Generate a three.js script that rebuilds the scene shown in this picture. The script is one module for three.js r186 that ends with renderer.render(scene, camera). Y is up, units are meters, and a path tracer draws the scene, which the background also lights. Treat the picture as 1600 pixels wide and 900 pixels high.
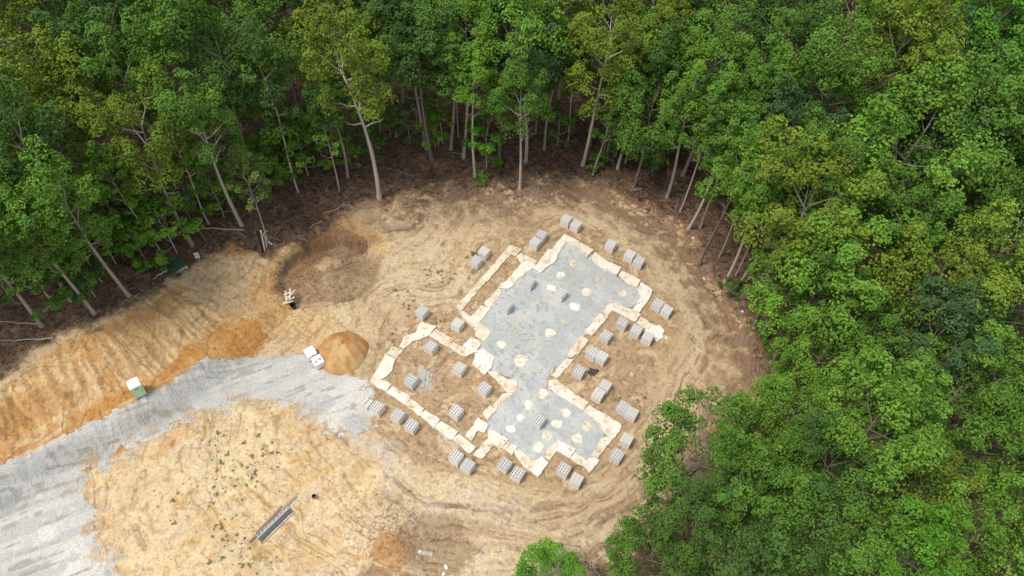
import * as THREE from 'three';
import { mergeGeometries } from 'three/addons/utils/BufferGeometryUtils.js';

// ---------------------------------------------------------------- camera, sky, sun, exposure
const scene = new THREE.Scene();
const RAD = Math.PI / 180, FOCAL = 1200, PITCH = 54 * RAD, ROLL = 3.3 * RAD;
const EYE = new THREE.Vector3(-3, 82, 52);
const camera = new THREE.PerspectiveCamera(2 * Math.atan(450 / FOCAL) / RAD, 16 / 9, 0.5, 1500);
camera.rotation.order = 'YXZ';
camera.position.copy(EYE);
camera.rotation.set(-PITCH, 0, ROLL);
camera.updateMatrixWorld();

const SKY_LEVEL = 0.48;
{
  const W = 256, H = 128, d = new Float32Array(W * H * 4);
  for (let j = 0; j < H; j++) for (let i = 0; i < W; i++) {
    const el = ((j + 0.5) / H - 0.5) * Math.PI, s = Math.max(0, Math.sin(el));
    const l = SKY_LEVEL * (el > 0 ? (1 + 2 * s) / 3 : 0.3), k = (j * W + i) * 4;      // overcast sky, three times brighter overhead than at the horizon
    d[k] = l * 0.97; d[k + 1] = l; d[k + 2] = l * 1.06; d[k + 3] = 1;
  }
  const t = new THREE.DataTexture(d, W, H, THREE.RGBAFormat, THREE.FloatType);
  t.mapping = THREE.EquirectangularReflectionMapping; t.magFilter = t.minFilter = THREE.LinearFilter; t.needsUpdate = true;
  scene.background = t; scene.environment = t;
}
const sun = new THREE.DirectionalLight(0xfff3e2, 1.5);
sun.position.set(-48, 110, 22); sun.target.position.set(0, 0, 0);
sun.castShadow = true; sun.shadow.radius = 36; sun.shadow.mapSize.set(4096, 4096);
Object.assign(sun.shadow.camera, { left: -130, right: 130, top: 130, bottom: -130, near: 1, far: 400 });
scene.add(sun, sun.target);

const renderer = new THREE.WebGLRenderer({ antialias: true });
renderer.toneMapping = THREE.LinearToneMapping;
renderer.toneMappingExposure = 2.04;
renderer.shadowMap.enabled = true;
const SHOWN = 1.35;      // how much brighter than its albedo open level ground shows at this exposure

// ---------------------------------------------------------------- helpers
function rng(seed) { let a = seed >>> 0; return () => { a = (a + 0x6D2B79F5) | 0; let t = Math.imul(a ^ (a >>> 15), 1 | a); t = (t + Math.imul(t ^ (t >>> 7), 61 | t)) ^ t; return ((t ^ (t >>> 14)) >>> 0) / 4294967296; }; }
const PERM = (() => { const r = rng(77), p = new Float32Array(65536); for (let i = 0; i < 65536; i++) p[i] = r(); return p; })();
const hash2 = (i, j) => PERM[((i & 255) | ((j & 255) << 8))];
function noise(x, y) {
  const i = Math.floor(x), j = Math.floor(y), u = x - i, v = y - j, a = u * u * (3 - 2 * u), b = v * v * (3 - 2 * v);
  const p = hash2(i, j), q = hash2(i + 1, j), r = hash2(i, j + 1), s = hash2(i + 1, j + 1);
  return p + (q - p) * a + (r - p) * b + (p - q - r + s) * a * b;
}
function fbm(x, y, n = 4) { let s = 0, a = 0.5, t = 0; for (let k = 0; k < n; k++) { s += a * noise(x, y); t += a; a *= 0.5; const z = x * 1.62 + y * 1.17 + 13.7; y = y * 1.62 - x * 1.17 + 5.1; x = z; } return s / t; }
const clamp = (v, a = 0, b = 1) => Math.min(b, Math.max(a, v));
const sstep = (a, b, v) => { const t = clamp((v - a) / (b - a)); return t * t * (3 - 2 * t); };
const lerp = (a, b, t) => a + (b - a) * t;
const toLin = (c) => { c /= 255; return c <= 0.04045 ? c / 12.92 : ((c + 0.055) / 1.055) ** 2.4; };
const toByte = (l) => { l = clamp(l); return 255 * (l <= 0.0031308 ? l * 12.92 : 1.055 * l ** (1 / 2.4) - 0.055); };
const seen = (r, g, b) => new THREE.Color().setRGB(toLin(r) / SHOWN, toLin(g) / SHOWN, toLin(b) / SHOWN);   // albedo of a level surface that shows as this sRGB colour
function std(color, roughness = 0.9, more = {}) { return new THREE.MeshStandardMaterial({ color, roughness, ...more }); }

// a surveyed point: where the sight line through a photograph position meets the level y = h
const cr = Math.cos(ROLL), sr = Math.sin(ROLL), cp = Math.cos(PITCH), sp = Math.sin(PITCH);
function sight(px, py) {
  const x0 = (px - 800) / FOCAL, y0 = (450 - py) / FOCAL, x = x0 * cr - y0 * sr, y = x0 * sr + y0 * cr;
  return [x, -sp + y * cp, -cp - y * sp];
}
function P(px, py, h = 0) { const d = sight(px, py), t = (h - EYE.y) / d[1]; return [EYE.x + d[0] * t, EYE.z + d[2] * t]; }
function onGround(px, py, above = 0) { let h = 0, q; for (let k = 0; k < 14; k++) { q = P(px, py, h + above); h += 0.7 * (height(q[0], q[1]) - h); } return [q[0], h, q[1]]; }
function inView(x, y, z) {      // photograph position of a point
  const dx = x - EYE.x, dy = y - EYE.y, dz = z - EYE.z, f = -dy * sp - dz * cp, u = dy * cp - dz * sp;
  const X = dx / f, Y = u / f, x0 = X * cr + Y * sr, y0 = -X * sr + Y * cr;
  return [800 + x0 * FOCAL, 450 - y0 * FOCAL];
}
function segNear(poly, x, z, closed = true) {
  let best = 1e9, at = 0, tt = 0, inside = false, along = 0, s = 0; const n = poly.length;
  for (let i = 0; i < (closed ? n : n - 1); i++) {
    const a = poly[i], b = poly[(i + 1) % n], ex = b[0] - a[0], ez = b[1] - a[1], l2 = ex * ex + ez * ez;
    const t = clamp(((x - a[0]) * ex + (z - a[1]) * ez) / l2), dx = x - a[0] - ex * t, dz = z - a[1] - ez * t, d = dx * dx + dz * dz;
    if (d < best) { best = d; at = i; tt = t; along = s + Math.sqrt(l2) * t; }
    s += Math.sqrt(l2);
    if (closed && (a[1] > z) !== (b[1] > z) && x < (b[0] - a[0]) * (z - a[1]) / (b[1] - a[1]) + a[0]) inside = !inside;
  }
  return { d: (inside ? -1 : 1) * Math.sqrt(best), i: at, t: tt, s: along };
}
// a value kept on a 0.25 m grid over the site
const GX0 = -80, GX1 = 44, GZ0 = -44, GZ1 = 40, GS = 0.25, GW = Math.round((GX1 - GX0) / GS) + 1, GH = Math.round((GZ1 - GZ0) / GS) + 1;
function grid(f) {
  const a = new Float32Array(GW * GH);
  for (let j = 0; j < GH; j++) for (let i = 0; i < GW; i++) a[j * GW + i] = f(GX0 + i * GS, GZ0 + j * GS);
  return (x, z) => {
    const u = clamp((x - GX0) / GS, 0, GW - 1.001), v = clamp((z - GZ0) / GS, 0, GH - 1.001), i = u | 0, j = v | 0, s = u - i, t = v - j, k = j * GW + i;
    return (a[k] * (1 - s) + a[k + 1] * s) * (1 - t) + (a[k + GW] * (1 - s) + a[k + GW + 1] * s) * t;
  };
}
const poly = (pts, h = 0) => pts.map(([a, b, c]) => P(a, b, c ?? h));
const numbers = {};
function numbered(name) { const n = numbers[name] = (numbers[name] ?? -1) + 1; return n ? name + '_' + String(n).padStart(3, '0') : name; }
function shade(o) { o.traverse((m) => { if (m.isMesh) { m.castShadow = true; m.receiveShadow = true; } }); return o; }
function add(o, name, label, category, group) {
  o.name = numbered(name); o.userData = { label, category }; if (group) o.userData.group = group;
  scene.add(shade(o)); return o;
}
function setting(o, name) { o.name = name; o.userData.kind = 'structure'; scene.add(shade(o)); return o; }
function stuff(o, name, label, category) { o.name = name; o.userData = { kind: 'stuff', label, category }; scene.add(shade(o)); return o; }
function part(parent, name, geo, mat, label) { const m = new THREE.Mesh(geo, mat); m.name = name; if (label) m.userData.label = label; parent.add(m); return m; }
function group(x, y, z, turn = 0) { const g = new THREE.Group(); g.position.set(x, y, z); g.rotation.y = turn; return g; }
function box(w, h, d, x = 0, y = 0, z = 0) { return new THREE.BoxGeometry(w, h, d).translate(x, y, z); }
function texture(w, h, f, srgb = true) {
  const d = new Uint8Array(w * h * 4);
  for (let j = 0; j < h; j++) for (let i = 0; i < w; i++) { const c = f(i, j), k = (j * w + i) * 4; d[k] = c[0]; d[k + 1] = c[1]; d[k + 2] = c[2]; d[k + 3] = 255; }
  const t = new THREE.DataTexture(d, w, h, THREE.RGBAFormat); t.magFilter = THREE.LinearFilter; t.minFilter = THREE.LinearMipmapLinearFilter; t.generateMipmaps = true;
  if (srgb) t.colorSpace = THREE.SRGBColorSpace; t.needsUpdate = true; return t;
}

// ---------------------------------------------------------------- the lie of the land
// foot of the slopes that ring the cleared site: x, y in the photograph, rise beyond it, width of the slope
const TOE = [[-120, 830, 5.4, 10.5], [0, 757, 5.4, 10.5], [100, 705, 5.3, 10.5], [215, 652, 5.1, 10.5], [270, 616, 4.9, 10.5], [330, 572, 4.5, 10.5], [395, 530, 3.2, 10], [440, 478, 2.4, 7], [490, 415, 2.2, 6], [550, 378, 1.8, 5], [610, 350, 1.2, 5], [700, 320, 0.8, 5],
  [800, 320, 0.6, 6], [900, 310, 0.6, 6], [1010, 330, 0.6, 6], [1090, 390, 0.9, 6], [1130, 470, 1.5, 6], [1175, 560, 1.8, 6], [1150, 650, 1.4, 7], [1040, 790, 0.8, 7], [900, 870, 0.3, 8], [700, 1060, 0.2, 8], [-120, 1100, 0.2, 8]];
const toePoly = poly(TOE);
const toeD = grid((x, z) => segNear(toePoly, x, z).d), toeS = grid((x, z) => segNear(toePoly, x, z).s);
function toeHW(x, z) { const r = segNear(toePoly, x, z), a = TOE[r.i], b = TOE[(r.i + 1) % TOE.length]; return [r.d, lerp(a[2], b[2], r.t), lerp(a[3], b[3], r.t)]; }
const HOUSE = [[565, 580], [640, 470], [720, 470], [790, 365], [880, 340], [1010, 405], [1060, 500], [1000, 620], [1000, 690], [900, 770], [690, 735], [560, 650]];
const housePoly = poly(HOUSE), houseD = grid((x, z) => segNear(housePoly, x, z).d);
const pitC = P(518, 428), pitHere = (x, z) => { const a = -0.5, dx = x - pitC[0], dz = z - pitC[1], u = dx * Math.cos(a) + dz * Math.sin(a), v = -dx * Math.sin(a) + dz * Math.cos(a); return Math.hypot(u / 7.2, v / 5.2); };
const pileC = P(533, 546, 0.6), heapC = P(600, 812, 0.4), heap2C = P(625, 870, 0.4);
function reliefRaw(x, z) {
  const [d, H, W] = toeHW(x, z);
  let h = 0;
  if (d > 0) { const u = d / W; h = H * (0.55 * sstep(0, 0.34, u) + 0.07 * sstep(0.3, 0.6, u) + 0.38 * sstep(0.56, 0.94, u)) + 0.03 * Math.max(0, d - W); }
  const e = pitHere(x, z);
  const up = clamp(0.5 - 0.5 * ((x - pitC[0]) * 0.45 + (z - pitC[1]) * 0.9) / 5); h -= (0.6 + 1.5 * up) * (1 - sstep(lerp(0.75, 0.9, up), 1.04, e)); h += 0.9 * (1 - sstep(0.1, 0.72, e)) * (0.5 + fbm(x * 0.5, z * 0.5, 3));
  
  h += 0.7 * (1 - sstep(0.2, 1, Math.hypot((x - heapC[0]) / 4.5, (z - heapC[1]) / 3.4)));
  h += 0.8 * (1 - sstep(0.2, 1, Math.hypot((x - heap2C[0]) / 3.2, (z - heap2C[1]) / 2.6)));
  return h;
}
const reliefG = grid(reliefRaw);
function height(x, z) {
  const inside = x > GX0 && x < GX1 && z > GZ0 && z < GZ1;
  let h = inside ? reliefG(x, z) : reliefRaw(x, z);
  const hd = inside ? houseD(x, z) : 50, calm = sstep(-1, 6, hd);
  h += calm * (0.45 * (fbm(x * 0.09 + 4, z * 0.09, 2) - 0.5) + 0.16 * (fbm(x * 0.6, z * 0.6, 2) - 0.5));
  if (inside) {
    const d = toeD(x, z), s = toeS(x, z);
    if (d > 0 && d < 13) h += sstep(0, 1.5, d) * (1 - sstep(10, 13, d)) * (0.16 * (noise(s * 1.9, d * 0.3) - 0.5) + 0.42 * (noise(s * 3.1 + 3 * noise(s * 0.4, d * 0.6), d * 0.55) - 0.5) * (sstep(5, 6.4, d) + 0.4));      // rills raked down the cut
    h += 0.05 * (noise(x * 2.3, z * 2.3) - 0.5) * sstep(-2, 1, hd);
    const e = pitHere(x, z); if (e < 1.05) h += 0.35 * (fbm(x * 1.4, z * 1.4, 2) - 0.5);
    const k = Math.hypot((x - heapC[0]) / 4.8, (z - heapC[1]) / 3.8); if (k < 1.2) h += 0.3 * (1 - sstep(0.7, 1.2, k)) * (fbm(x * 2, z * 2, 2) - 0.5);
  }
  return h;
}

// ---------------------------------------------------------------- ground
const FOREST = [[-200, 700, 5.4], [0, 592, 5.4], [60, 548, 5.3], [130, 508, 5.1], [200, 470, 4.9], [250, 432, 4.6], [300, 412, 3.8], [312, 385, 3.6], [360, 372, 2.6], [410, 402, 2.6], [470, 372, 2.3], [520, 335, 1.9], [560, 312, 1.6], [640, 305, 1], [720, 285, 0.7], [800, 292, 0.6], [880, 268, 0.6], [960, 290, 0.6],
  [1030, 330, 0.7], [1090, 360, 1], [1125, 430, 1.4], [1180, 500, 1.8], [1215, 560, 2], [1190, 640, 1.6], [1080, 800, 1], [960, 870, 0.5], [860, 905, 0.3], [760, 1080, 0.2], [-200, 1300, 0.2]];
const forestPoly = poly(FOREST), forestD = grid((x, z) => segNear(forestPoly, x, z).d);
const ROAD = [[-90, 815], [0, 757], [100, 705], [215, 650], [270, 617], [330, 576], [400, 556], [470, 551], [520, 577], [560, 590], [580, 600], [588, 650], [560, 682], [505, 668], [440, 632], [370, 634], [300, 655], [215, 700], [150, 730], [130, 765], [155, 790], [140, 830], [155, 865], [210, 900], [240, 990], [-90, 1000]];
const roadPoly = poly(ROAD), roadD = grid((x, z) => segNear(roadPoly, x, z).d);
const MOUND = [[130, 765], [215, 700], [330, 640], [450, 635], [520, 685], [600, 730], [610, 800], [560, 900], [400, 1000], [180, 1000]];
const moundPoly = poly(MOUND), moundD = grid((x, z) => segNear(moundPoly, x, z).d);
const hub = P(830, 560);
const CLAY = { pale: [228, 209, 175], tan: [214, 191, 155], brown: [188, 159, 125], deep: [152, 122, 93], grey: [178, 157, 126], cream: [236, 214, 172], gold: [222, 190, 136], orange: [203, 149, 84], rust: [190, 136, 82], pink: [213, 166, 122], litter: [116, 90, 75], litterPale: [156, 130, 108], litterDark: [82, 61, 52], dust: [212, 208, 200] };
for (const k in CLAY) CLAY[k] = CLAY[k].map((c) => toLin(c) / SHOWN);
const mixc = (a, b, t) => { t = clamp(t); return [a[0] + (b[0] - a[0]) * t, a[1] + (b[1] - a[1]) * t, a[2] + (b[2] - a[2]) * t]; };
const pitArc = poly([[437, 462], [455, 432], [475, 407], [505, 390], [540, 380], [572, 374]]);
function groundColour(x, z) {
  const w1 = fbm(x * 0.22, z * 0.22, 3) - 0.5, w2 = fbm(x * 0.22 + 40, z * 0.22 + 9, 3) - 0.5, n1 = fbm(x * 0.9 + 3, z * 0.9, 4), n2 = fbm(x * 3.1, z * 3.1 + 7, 3), n3 = noise(x * 9, z * 9), big = fbm(x * 0.12 + 9, z * 0.12 + 2, 3);
  const X = x + w1 * 4 + (n1 - 0.5) * 1.2, Z = z + w2 * 4 + (n2 - 0.5) * 0.8;
  // site soil with the marks of tracks that run round the foundation
  const rx = x - hub[0], rz = z - hub[1], rad = Math.hypot(rx, rz * 1.05) + w1 * 3, ang = Math.atan2(rz, rx) * 9;
  const hq = houseD(x, z) + w1 * 2.4 + (big - 0.5) * 3, al = ang * 0.42, track = fbm(hq * 1.1, al * 0.5, 3), trackFine = noise(hq * 3.4, al * 0.5);
  let c = mixc(CLAY.tan, CLAY.pale, sstep(0.42, 0.66, big * 0.6 + n1 * 0.4));
  c = mixc(c, CLAY.brown, sstep(0.52, 0.72, track * 0.65 + n1 * 0.35) * 0.75);
  c = mixc(c, CLAY.pale, sstep(0.55, 0.8, trackFine) * sstep(0.4, 0.6, n1) * 0.5);
  { const rut = noise(hq * 0.4 + 4, al * 0.2), k = noise(hq * 1.9, al * 0.22); c = mixc(c, CLAY.pale, sstep(0.5, 0.75, k) * sstep(0.4, 0.7, rut) * 0.7); c = mixc(c, CLAY.deep, sstep(0.62, 0.85, noise(hq * 1.5 + 40, al * 0.24)) * sstep(0.3, 0.55, n1) * 0.75); }
  const right = sstep(8, 24, X) * sstep(30, 8, Z), lowR = sstep(0, 12, Z - 12) * sstep(2, 16, X);
  c = mixc(c, CLAY.brown, right * sstep(0.35, 0.62, n1 * 0.5 + track * 0.5) * 0.3);
  c = mixc(c, CLAY.deep, lowR * sstep(0.42, 0.6, track * 0.6 + n2 * 0.4) * 0.85);
  // soil between the footings
  const hd = houseD(X, Z);
  c = mixc(c, mixc(CLAY.brown, mixc(CLAY.deep, CLAY.tan, sstep(0.46, 0.66, n1)), sstep(0.42, 0.6, n2 * 0.4 + n1 * 0.6)), sstep(1.5, -1.5, hd) * 0.8);
  // pale mound beside the road
  const md = moundD(X, Z);
  { let m = mixc(CLAY.cream, CLAY.gold, sstep(0.42, 0.62, n1 * 0.6 + big * 0.4)); m = mixc(m, CLAY.pink, sstep(0.5, 0.7, fbm(x * 0.35 + z * 0.2, z * 0.5 - x * 0.2, 4)) * sstep(-4, 0.5, md + 1.5 * (n1 - 0.5)) * 0.8); m = mixc(m, CLAY.tan, sstep(0.5, 0.68, fbm(x * 0.5 + 60, z * 0.5, 4)) * 0.7); m = mixc(m, CLAY.pale, sstep(0.5, 0.7, noise(x * 1.2 + z * 1.6, (z - x) * 0.25)) * 0.6); c = mixc(c, m, sstep(1.2, -1.2, md)); }
  // the cut above the road
  const d = toeD(x, z), s = toeS(x, z), dd = d + w1 * 2.2 + (n1 - 0.5) * 1.6, leftBank = sstep(-22, -30, x);
  if (d > -1 && leftBank > 0) {
    const fall = noise(s * 1.1 + 2 * n1, d * 0.16), tooth = noise(s * 2.7 + 1.2 * n1, d * 0.3 + 4);
    let m = mixc(CLAY.orange, CLAY.rust, sstep(0.45, 0.75, fall) * 0.8); m = mixc(m, CLAY.gold, sstep(0.5, 0.75, noise(s * 0.9 + 30, d * 0.3)) * 0.55);      // lower face
    m = mixc(m, mixc(CLAY.pink, CLAY.cream, sstep(0.55, 0.7, fbm(s * 0.5, d * 1.4, 3))), sstep(3.1, 3.7, dd) * sstep(6, 5, dd) * sstep(0.36, 0.5, fbm(s * 0.12 + 9, d * 0.4, 2)) * 0.9);      // bench
    m = mixc(m, mixc(CLAY.gold, CLAY.cream, sstep(0.45, 0.75, tooth)), sstep(5, 5.8, dd)); m = mixc(m, CLAY.brown, sstep(5, 5.8, dd) * sstep(0.44, 0.3, tooth) * sstep(0.32, 0.5, n1) * 0.85);      // raked upper face
    m = mixc(m, CLAY.orange, sstep(0.54, 0.66, fbm(s * 0.16 + 5, d * 0.45, 3)) * 0.55); m = mixc(m, CLAY.orange, 0.24); m = mixc(m, CLAY.pale, sstep(-1.4, -0.5, forestD(x, z)) * 0.6);
    c = mixc(c, m, leftBank * sstep(-0.4, 0.5, d + (n2 - 0.5)));
  }
  // turned yellow ground between pit and cut
  { const q = P(385, 430, 2), e = Math.hypot((X - q[0]) / 6.5, (Z - q[1]) / 6.5); c = mixc(c, mixc(CLAY.tan, CLAY.brown, sstep(0.5, 0.7, n2)), sstep(1.1, 0.8, e) * 0.8);
    const o = P(345, 385, 2.8), f = Math.hypot((X - o[0]) / 3.4, (Z - o[1]) / 1.7); c = mixc(c, CLAY.orange, sstep(1.1, 0.8, f)); }
  { const q = P(440, 500, 1), e = Math.hypot((X - q[0]) / 9, (Z - q[1]) / 3.4); c = mixc(c, mixc(CLAY.orange, CLAY.gold, sstep(0.45, 0.65, n1)), sstep(1.15, 0.5, e) * sstep(0.3, 0.55, n1) * 0.7); }
  // pit, spoil pile, heap of rubble
  const e = pitHere(X, Z);
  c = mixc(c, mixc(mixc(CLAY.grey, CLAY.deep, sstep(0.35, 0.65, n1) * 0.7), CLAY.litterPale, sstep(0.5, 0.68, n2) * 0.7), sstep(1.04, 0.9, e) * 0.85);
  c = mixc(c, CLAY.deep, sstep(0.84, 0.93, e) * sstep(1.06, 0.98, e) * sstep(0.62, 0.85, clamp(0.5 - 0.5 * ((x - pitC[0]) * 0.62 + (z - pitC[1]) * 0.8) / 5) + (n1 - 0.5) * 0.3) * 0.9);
  c = mixc(c, mixc(CLAY.gold, CLAY.pale, n2), sstep(0.5, 0.2, Math.hypot((X - P(505, 415)[0]) / 3.5, (Z - P(505, 415)[1]) / 3)) * 0.8);
  c = mixc(c, mixc(CLAY.pale, CLAY.brown, sstep(0.5, 0.62, n2)), sstep(1.05, 0.7, Math.hypot((X - heapC[0]) / 5, (Z - heapC[1]) / 4)) * 0.8);
  { const q = P(612, 868, 0.6), f = Math.hypot((X - q[0]) / 2.6, (Z - q[1]) / 2.2); c = mixc(c, mixc(CLAY.orange, CLAY.brown, n2), sstep(1.1, 0.8, f)); }
  { const q = P(672, 858), f = Math.hypot((X - q[0]) / 4, (Z - q[1]) / 3.6); c = mixc(c, mixc(CLAY.grey, CLAY.deep, sstep(0.35, 0.7, n2)), sstep(1.1, 0.85, f) * 0.75); }
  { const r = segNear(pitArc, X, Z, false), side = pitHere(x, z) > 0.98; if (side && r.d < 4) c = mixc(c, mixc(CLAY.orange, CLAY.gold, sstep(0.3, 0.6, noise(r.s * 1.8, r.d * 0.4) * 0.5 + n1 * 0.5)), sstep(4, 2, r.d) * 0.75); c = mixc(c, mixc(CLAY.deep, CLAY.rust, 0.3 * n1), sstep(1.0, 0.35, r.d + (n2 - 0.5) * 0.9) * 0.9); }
  // stone dust tracked off the road
  for (const [a, b, rx2, rz2, k] of DUST) { const f = Math.hypot((X - a) / rx2, (Z - b) / rz2); c = mixc(c, CLAY.dust, sstep(1.2, 0.2, f) * sstep(0.38, 0.6, n2 * 0.5 + n1 * 0.5) * k); }
  // leaf litter
  const fd = forestD(x, z) + w2 * 3.5 + (n1 - 0.5) * 3;
  { let m = mixc(CLAY.litter, CLAY.litterPale, sstep(0.5, 0.72, n2 * 0.5 + n1 * 0.5)); m = mixc(m, CLAY.litterDark, sstep(0.55, 0.7, fbm(x * 1.7 + 30, z * 1.7, 3)));
    const near = mixc(CLAY.litterPale, CLAY.deep, sstep(0.4, 0.6, n2)), top = sstep(-30, -16, x);
    c = mixc(c, mixc(near, CLAY.litterPale, n1), sstep(-9, -1, fd + w1 * 6) * top * sstep(0.3, 0.55, n2 * 0.45 + n1 * 0.55) * sstep(26, 6, z));
    c = mixc(c, mixc(CLAY.deep, CLAY.litterPale, sstep(0.4, 0.65, n1)), sstep(-8, -1.5, fd + w1 * 4) * sstep(0.2, 0.6, n2 * 0.5 + n1 * 0.5) * top * sstep(30, 10, z) * 0.78);
    c = mixc(c, m, sstep(-0.9, 0.8, fd)); }
  const pock = fbm(x * 2.6 + 70, z * 2.6 + 31, 3), fleck = noise(x * 5.3 + 17, z * 5.3), streak = noise(hq * 4.2 + 3 * n1, al * 1.1);
  const g = (0.9 + 0.2 * n3) * (0.88 + 0.24 * n2) * (1 - 0.24 * sstep(0.56, 0.74, pock)) * (1 + 0.16 * sstep(0.58, 0.85, fleck)) * (1 - 0.28 * sstep(0.6, 0.85, streak) * sstep(0.35, 0.55, n1)), w = sstep(1, 0.72, g);
  return [c[0] * g, c[1] * g * (1 - 0.03 * w), c[2] * g * (1 - 0.05 * w)];
}
const DUST = [[...P(590, 700), 4, 2.2, 0.5], [...P(610, 740), 3, 2.4, 0.6], [...P(706, 696), 2.2, 1.5, 0.7], [...P(770, 800), 5, 2.4, 0.45], [...P(655, 800), 3, 2, 0.4], [...P(662, 590), 1.6, 1.8, 0.9], [...P(740, 880), 2.4, 1.4, 0.5], [...P(660, 870), 0.9, 0.6, 1]];
function sheet(f, x0, x1, z0, z1, step) {
  const nx = Math.round((x1 - x0) / step), nz = Math.round((z1 - z0) / step), pos = new Float32Array((nx + 1) * (nz + 1) * 3), uv = new Float32Array((nx + 1) * (nz + 1) * 2), idx = [];
  for (let j = 0; j <= nz; j++) for (let i = 0; i <= nx; i++) { const k = j * (nx + 1) + i, x = lerp(x0, x1, i / nx), z = lerp(z0, z1, j / nz); pos.set([x, f(x, z), z], k * 3); uv.set([i / nx, j / nz], k * 2); }
  for (let j = 0; j < nz; j++) for (let i = 0; i < nx; i++) { const a = j * (nx + 1) + i, b = a + nx + 1; idx.push(a, b, a + 1, a + 1, b, b + 1); }
  const g = new THREE.BufferGeometry(); g.setAttribute('position', new THREE.BufferAttribute(pos, 3)); g.setAttribute('uv', new THREE.BufferAttribute(uv, 2)); g.setIndex(idx); g.computeVertexNormals(); return g;
}
{
  const TW = 2048, TH = Math.round(2048 * (GZ1 - GZ0) / (GX1 - GX0));
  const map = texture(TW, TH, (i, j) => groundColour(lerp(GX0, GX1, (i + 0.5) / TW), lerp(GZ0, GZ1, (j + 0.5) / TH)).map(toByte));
  const bump = texture(TW, TH, (i, j) => {
    const x = lerp(GX0, GX1, (i + 0.5) / TW), z = lerp(GZ0, GZ1, (j + 0.5) / TH), rx = x - hub[0], rz = z - hub[1], rad = Math.hypot(rx, rz) + fbm(x * 0.22, z * 0.22, 2) * 3, ang = Math.atan2(rz, rx) * 9;
    const v = 255 * clamp(0.45 * fbm(x * 2.2, z * 2.2, 4) + 0.25 * noise(x * 8, z * 8) + 0.3 * noise(houseD(x, z) * 3.4 + 5 * fbm(x * 0.22, z * 0.22, 2), ang * 0.5)); return [v, v, v];
  }, false);
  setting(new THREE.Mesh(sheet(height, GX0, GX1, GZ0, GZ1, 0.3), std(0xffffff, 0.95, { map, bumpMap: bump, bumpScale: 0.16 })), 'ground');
  // beyond the site: the floor of the wood
  const g = sheet((x, z) => { const inX = Math.min(x - GX0, GX1 - x), inZ = Math.min(z - GZ0, GZ1 - z), inn = Math.min(inX, inZ); return height(x, z) - (inn > 0.05 ? Math.min(3, 0.2 + inn) : 0); }, -320, 320, -320, 200, 4);
  const uv = g.attributes.uv; for (let i = 0; i < uv.count; i++) uv.setXY(i, g.attributes.position.getX(i) / 9, g.attributes.position.getZ(i) / 9);
  const lit = texture(256, 256, (i, j) => { const a = i / 256, b = j / 256, t = (u, v) => fbm(u * 14, v * 14, 4), w = t(a, b) * (1 - a) + t(a - 1, b) * a, c = mixc(CLAY.litterDark, CLAY.litterPale, sstep(0.35, 0.75, w)); return c.map(toByte); });
  lit.wrapS = lit.wrapT = THREE.RepeatWrapping;
  setting(new THREE.Mesh(g, std(0xffffff, 1, { map: lit })), 'forest_floor');
}
console.log('ground', numbers);

// a sheet bounded by a field (negative inside), laid above the ground
function patch(field, x0, x1, z0, z1, step, y, per) {
  const pos = [], V = (x, z) => [x, z, field(x, z)];
  const nx = Math.ceil((x1 - x0) / step), nz = Math.ceil((z1 - z0) / step), row = [];
  for (let j = 0; j <= nz; j++) { row.push([]); for (let i = 0; i <= nx; i++) row[j].push(V(x0 + i * step, z0 + j * step)); }
  const tri = (t) => {
    let out = [];
    for (let k = 0; k < 3; k++) { const a = t[k], b = t[(k + 1) % 3]; if (a[2] <= 0) out.push(a); if ((a[2] <= 0) !== (b[2] <= 0)) { const s = a[2] / (a[2] - b[2]); out.push([lerp(a[0], b[0], s), lerp(a[1], b[1], s), 0]); } }
    for (let k = 1; k + 1 < out.length; k++) for (const p of [out[0], out[k], out[k + 1]]) pos.push(p[0], y(p[0], p[1], p[2]), p[1]);
  };
  for (let j = 0; j < nz; j++) for (let i = 0; i < nx; i++) { const a = row[j][i], b = row[j][i + 1], c = row[j + 1][i], d = row[j + 1][i + 1]; if (Math.min(a[2], b[2], c[2], d[2]) > 0) continue; tri([a, c, b]); tri([b, c, d]); }
  const g = new THREE.BufferGeometry(); g.setAttribute('position', new THREE.Float32BufferAttribute(pos, 3));
  const uv = []; for (let i = 0; i < pos.length; i += 3) uv.push((pos[i] - x0) / per[0], (pos[i + 2] - z0) / per[1]);
  g.setAttribute('uv', new THREE.Float32BufferAttribute(uv, 2)); g.computeVertexNormals(); return g;
}
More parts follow.
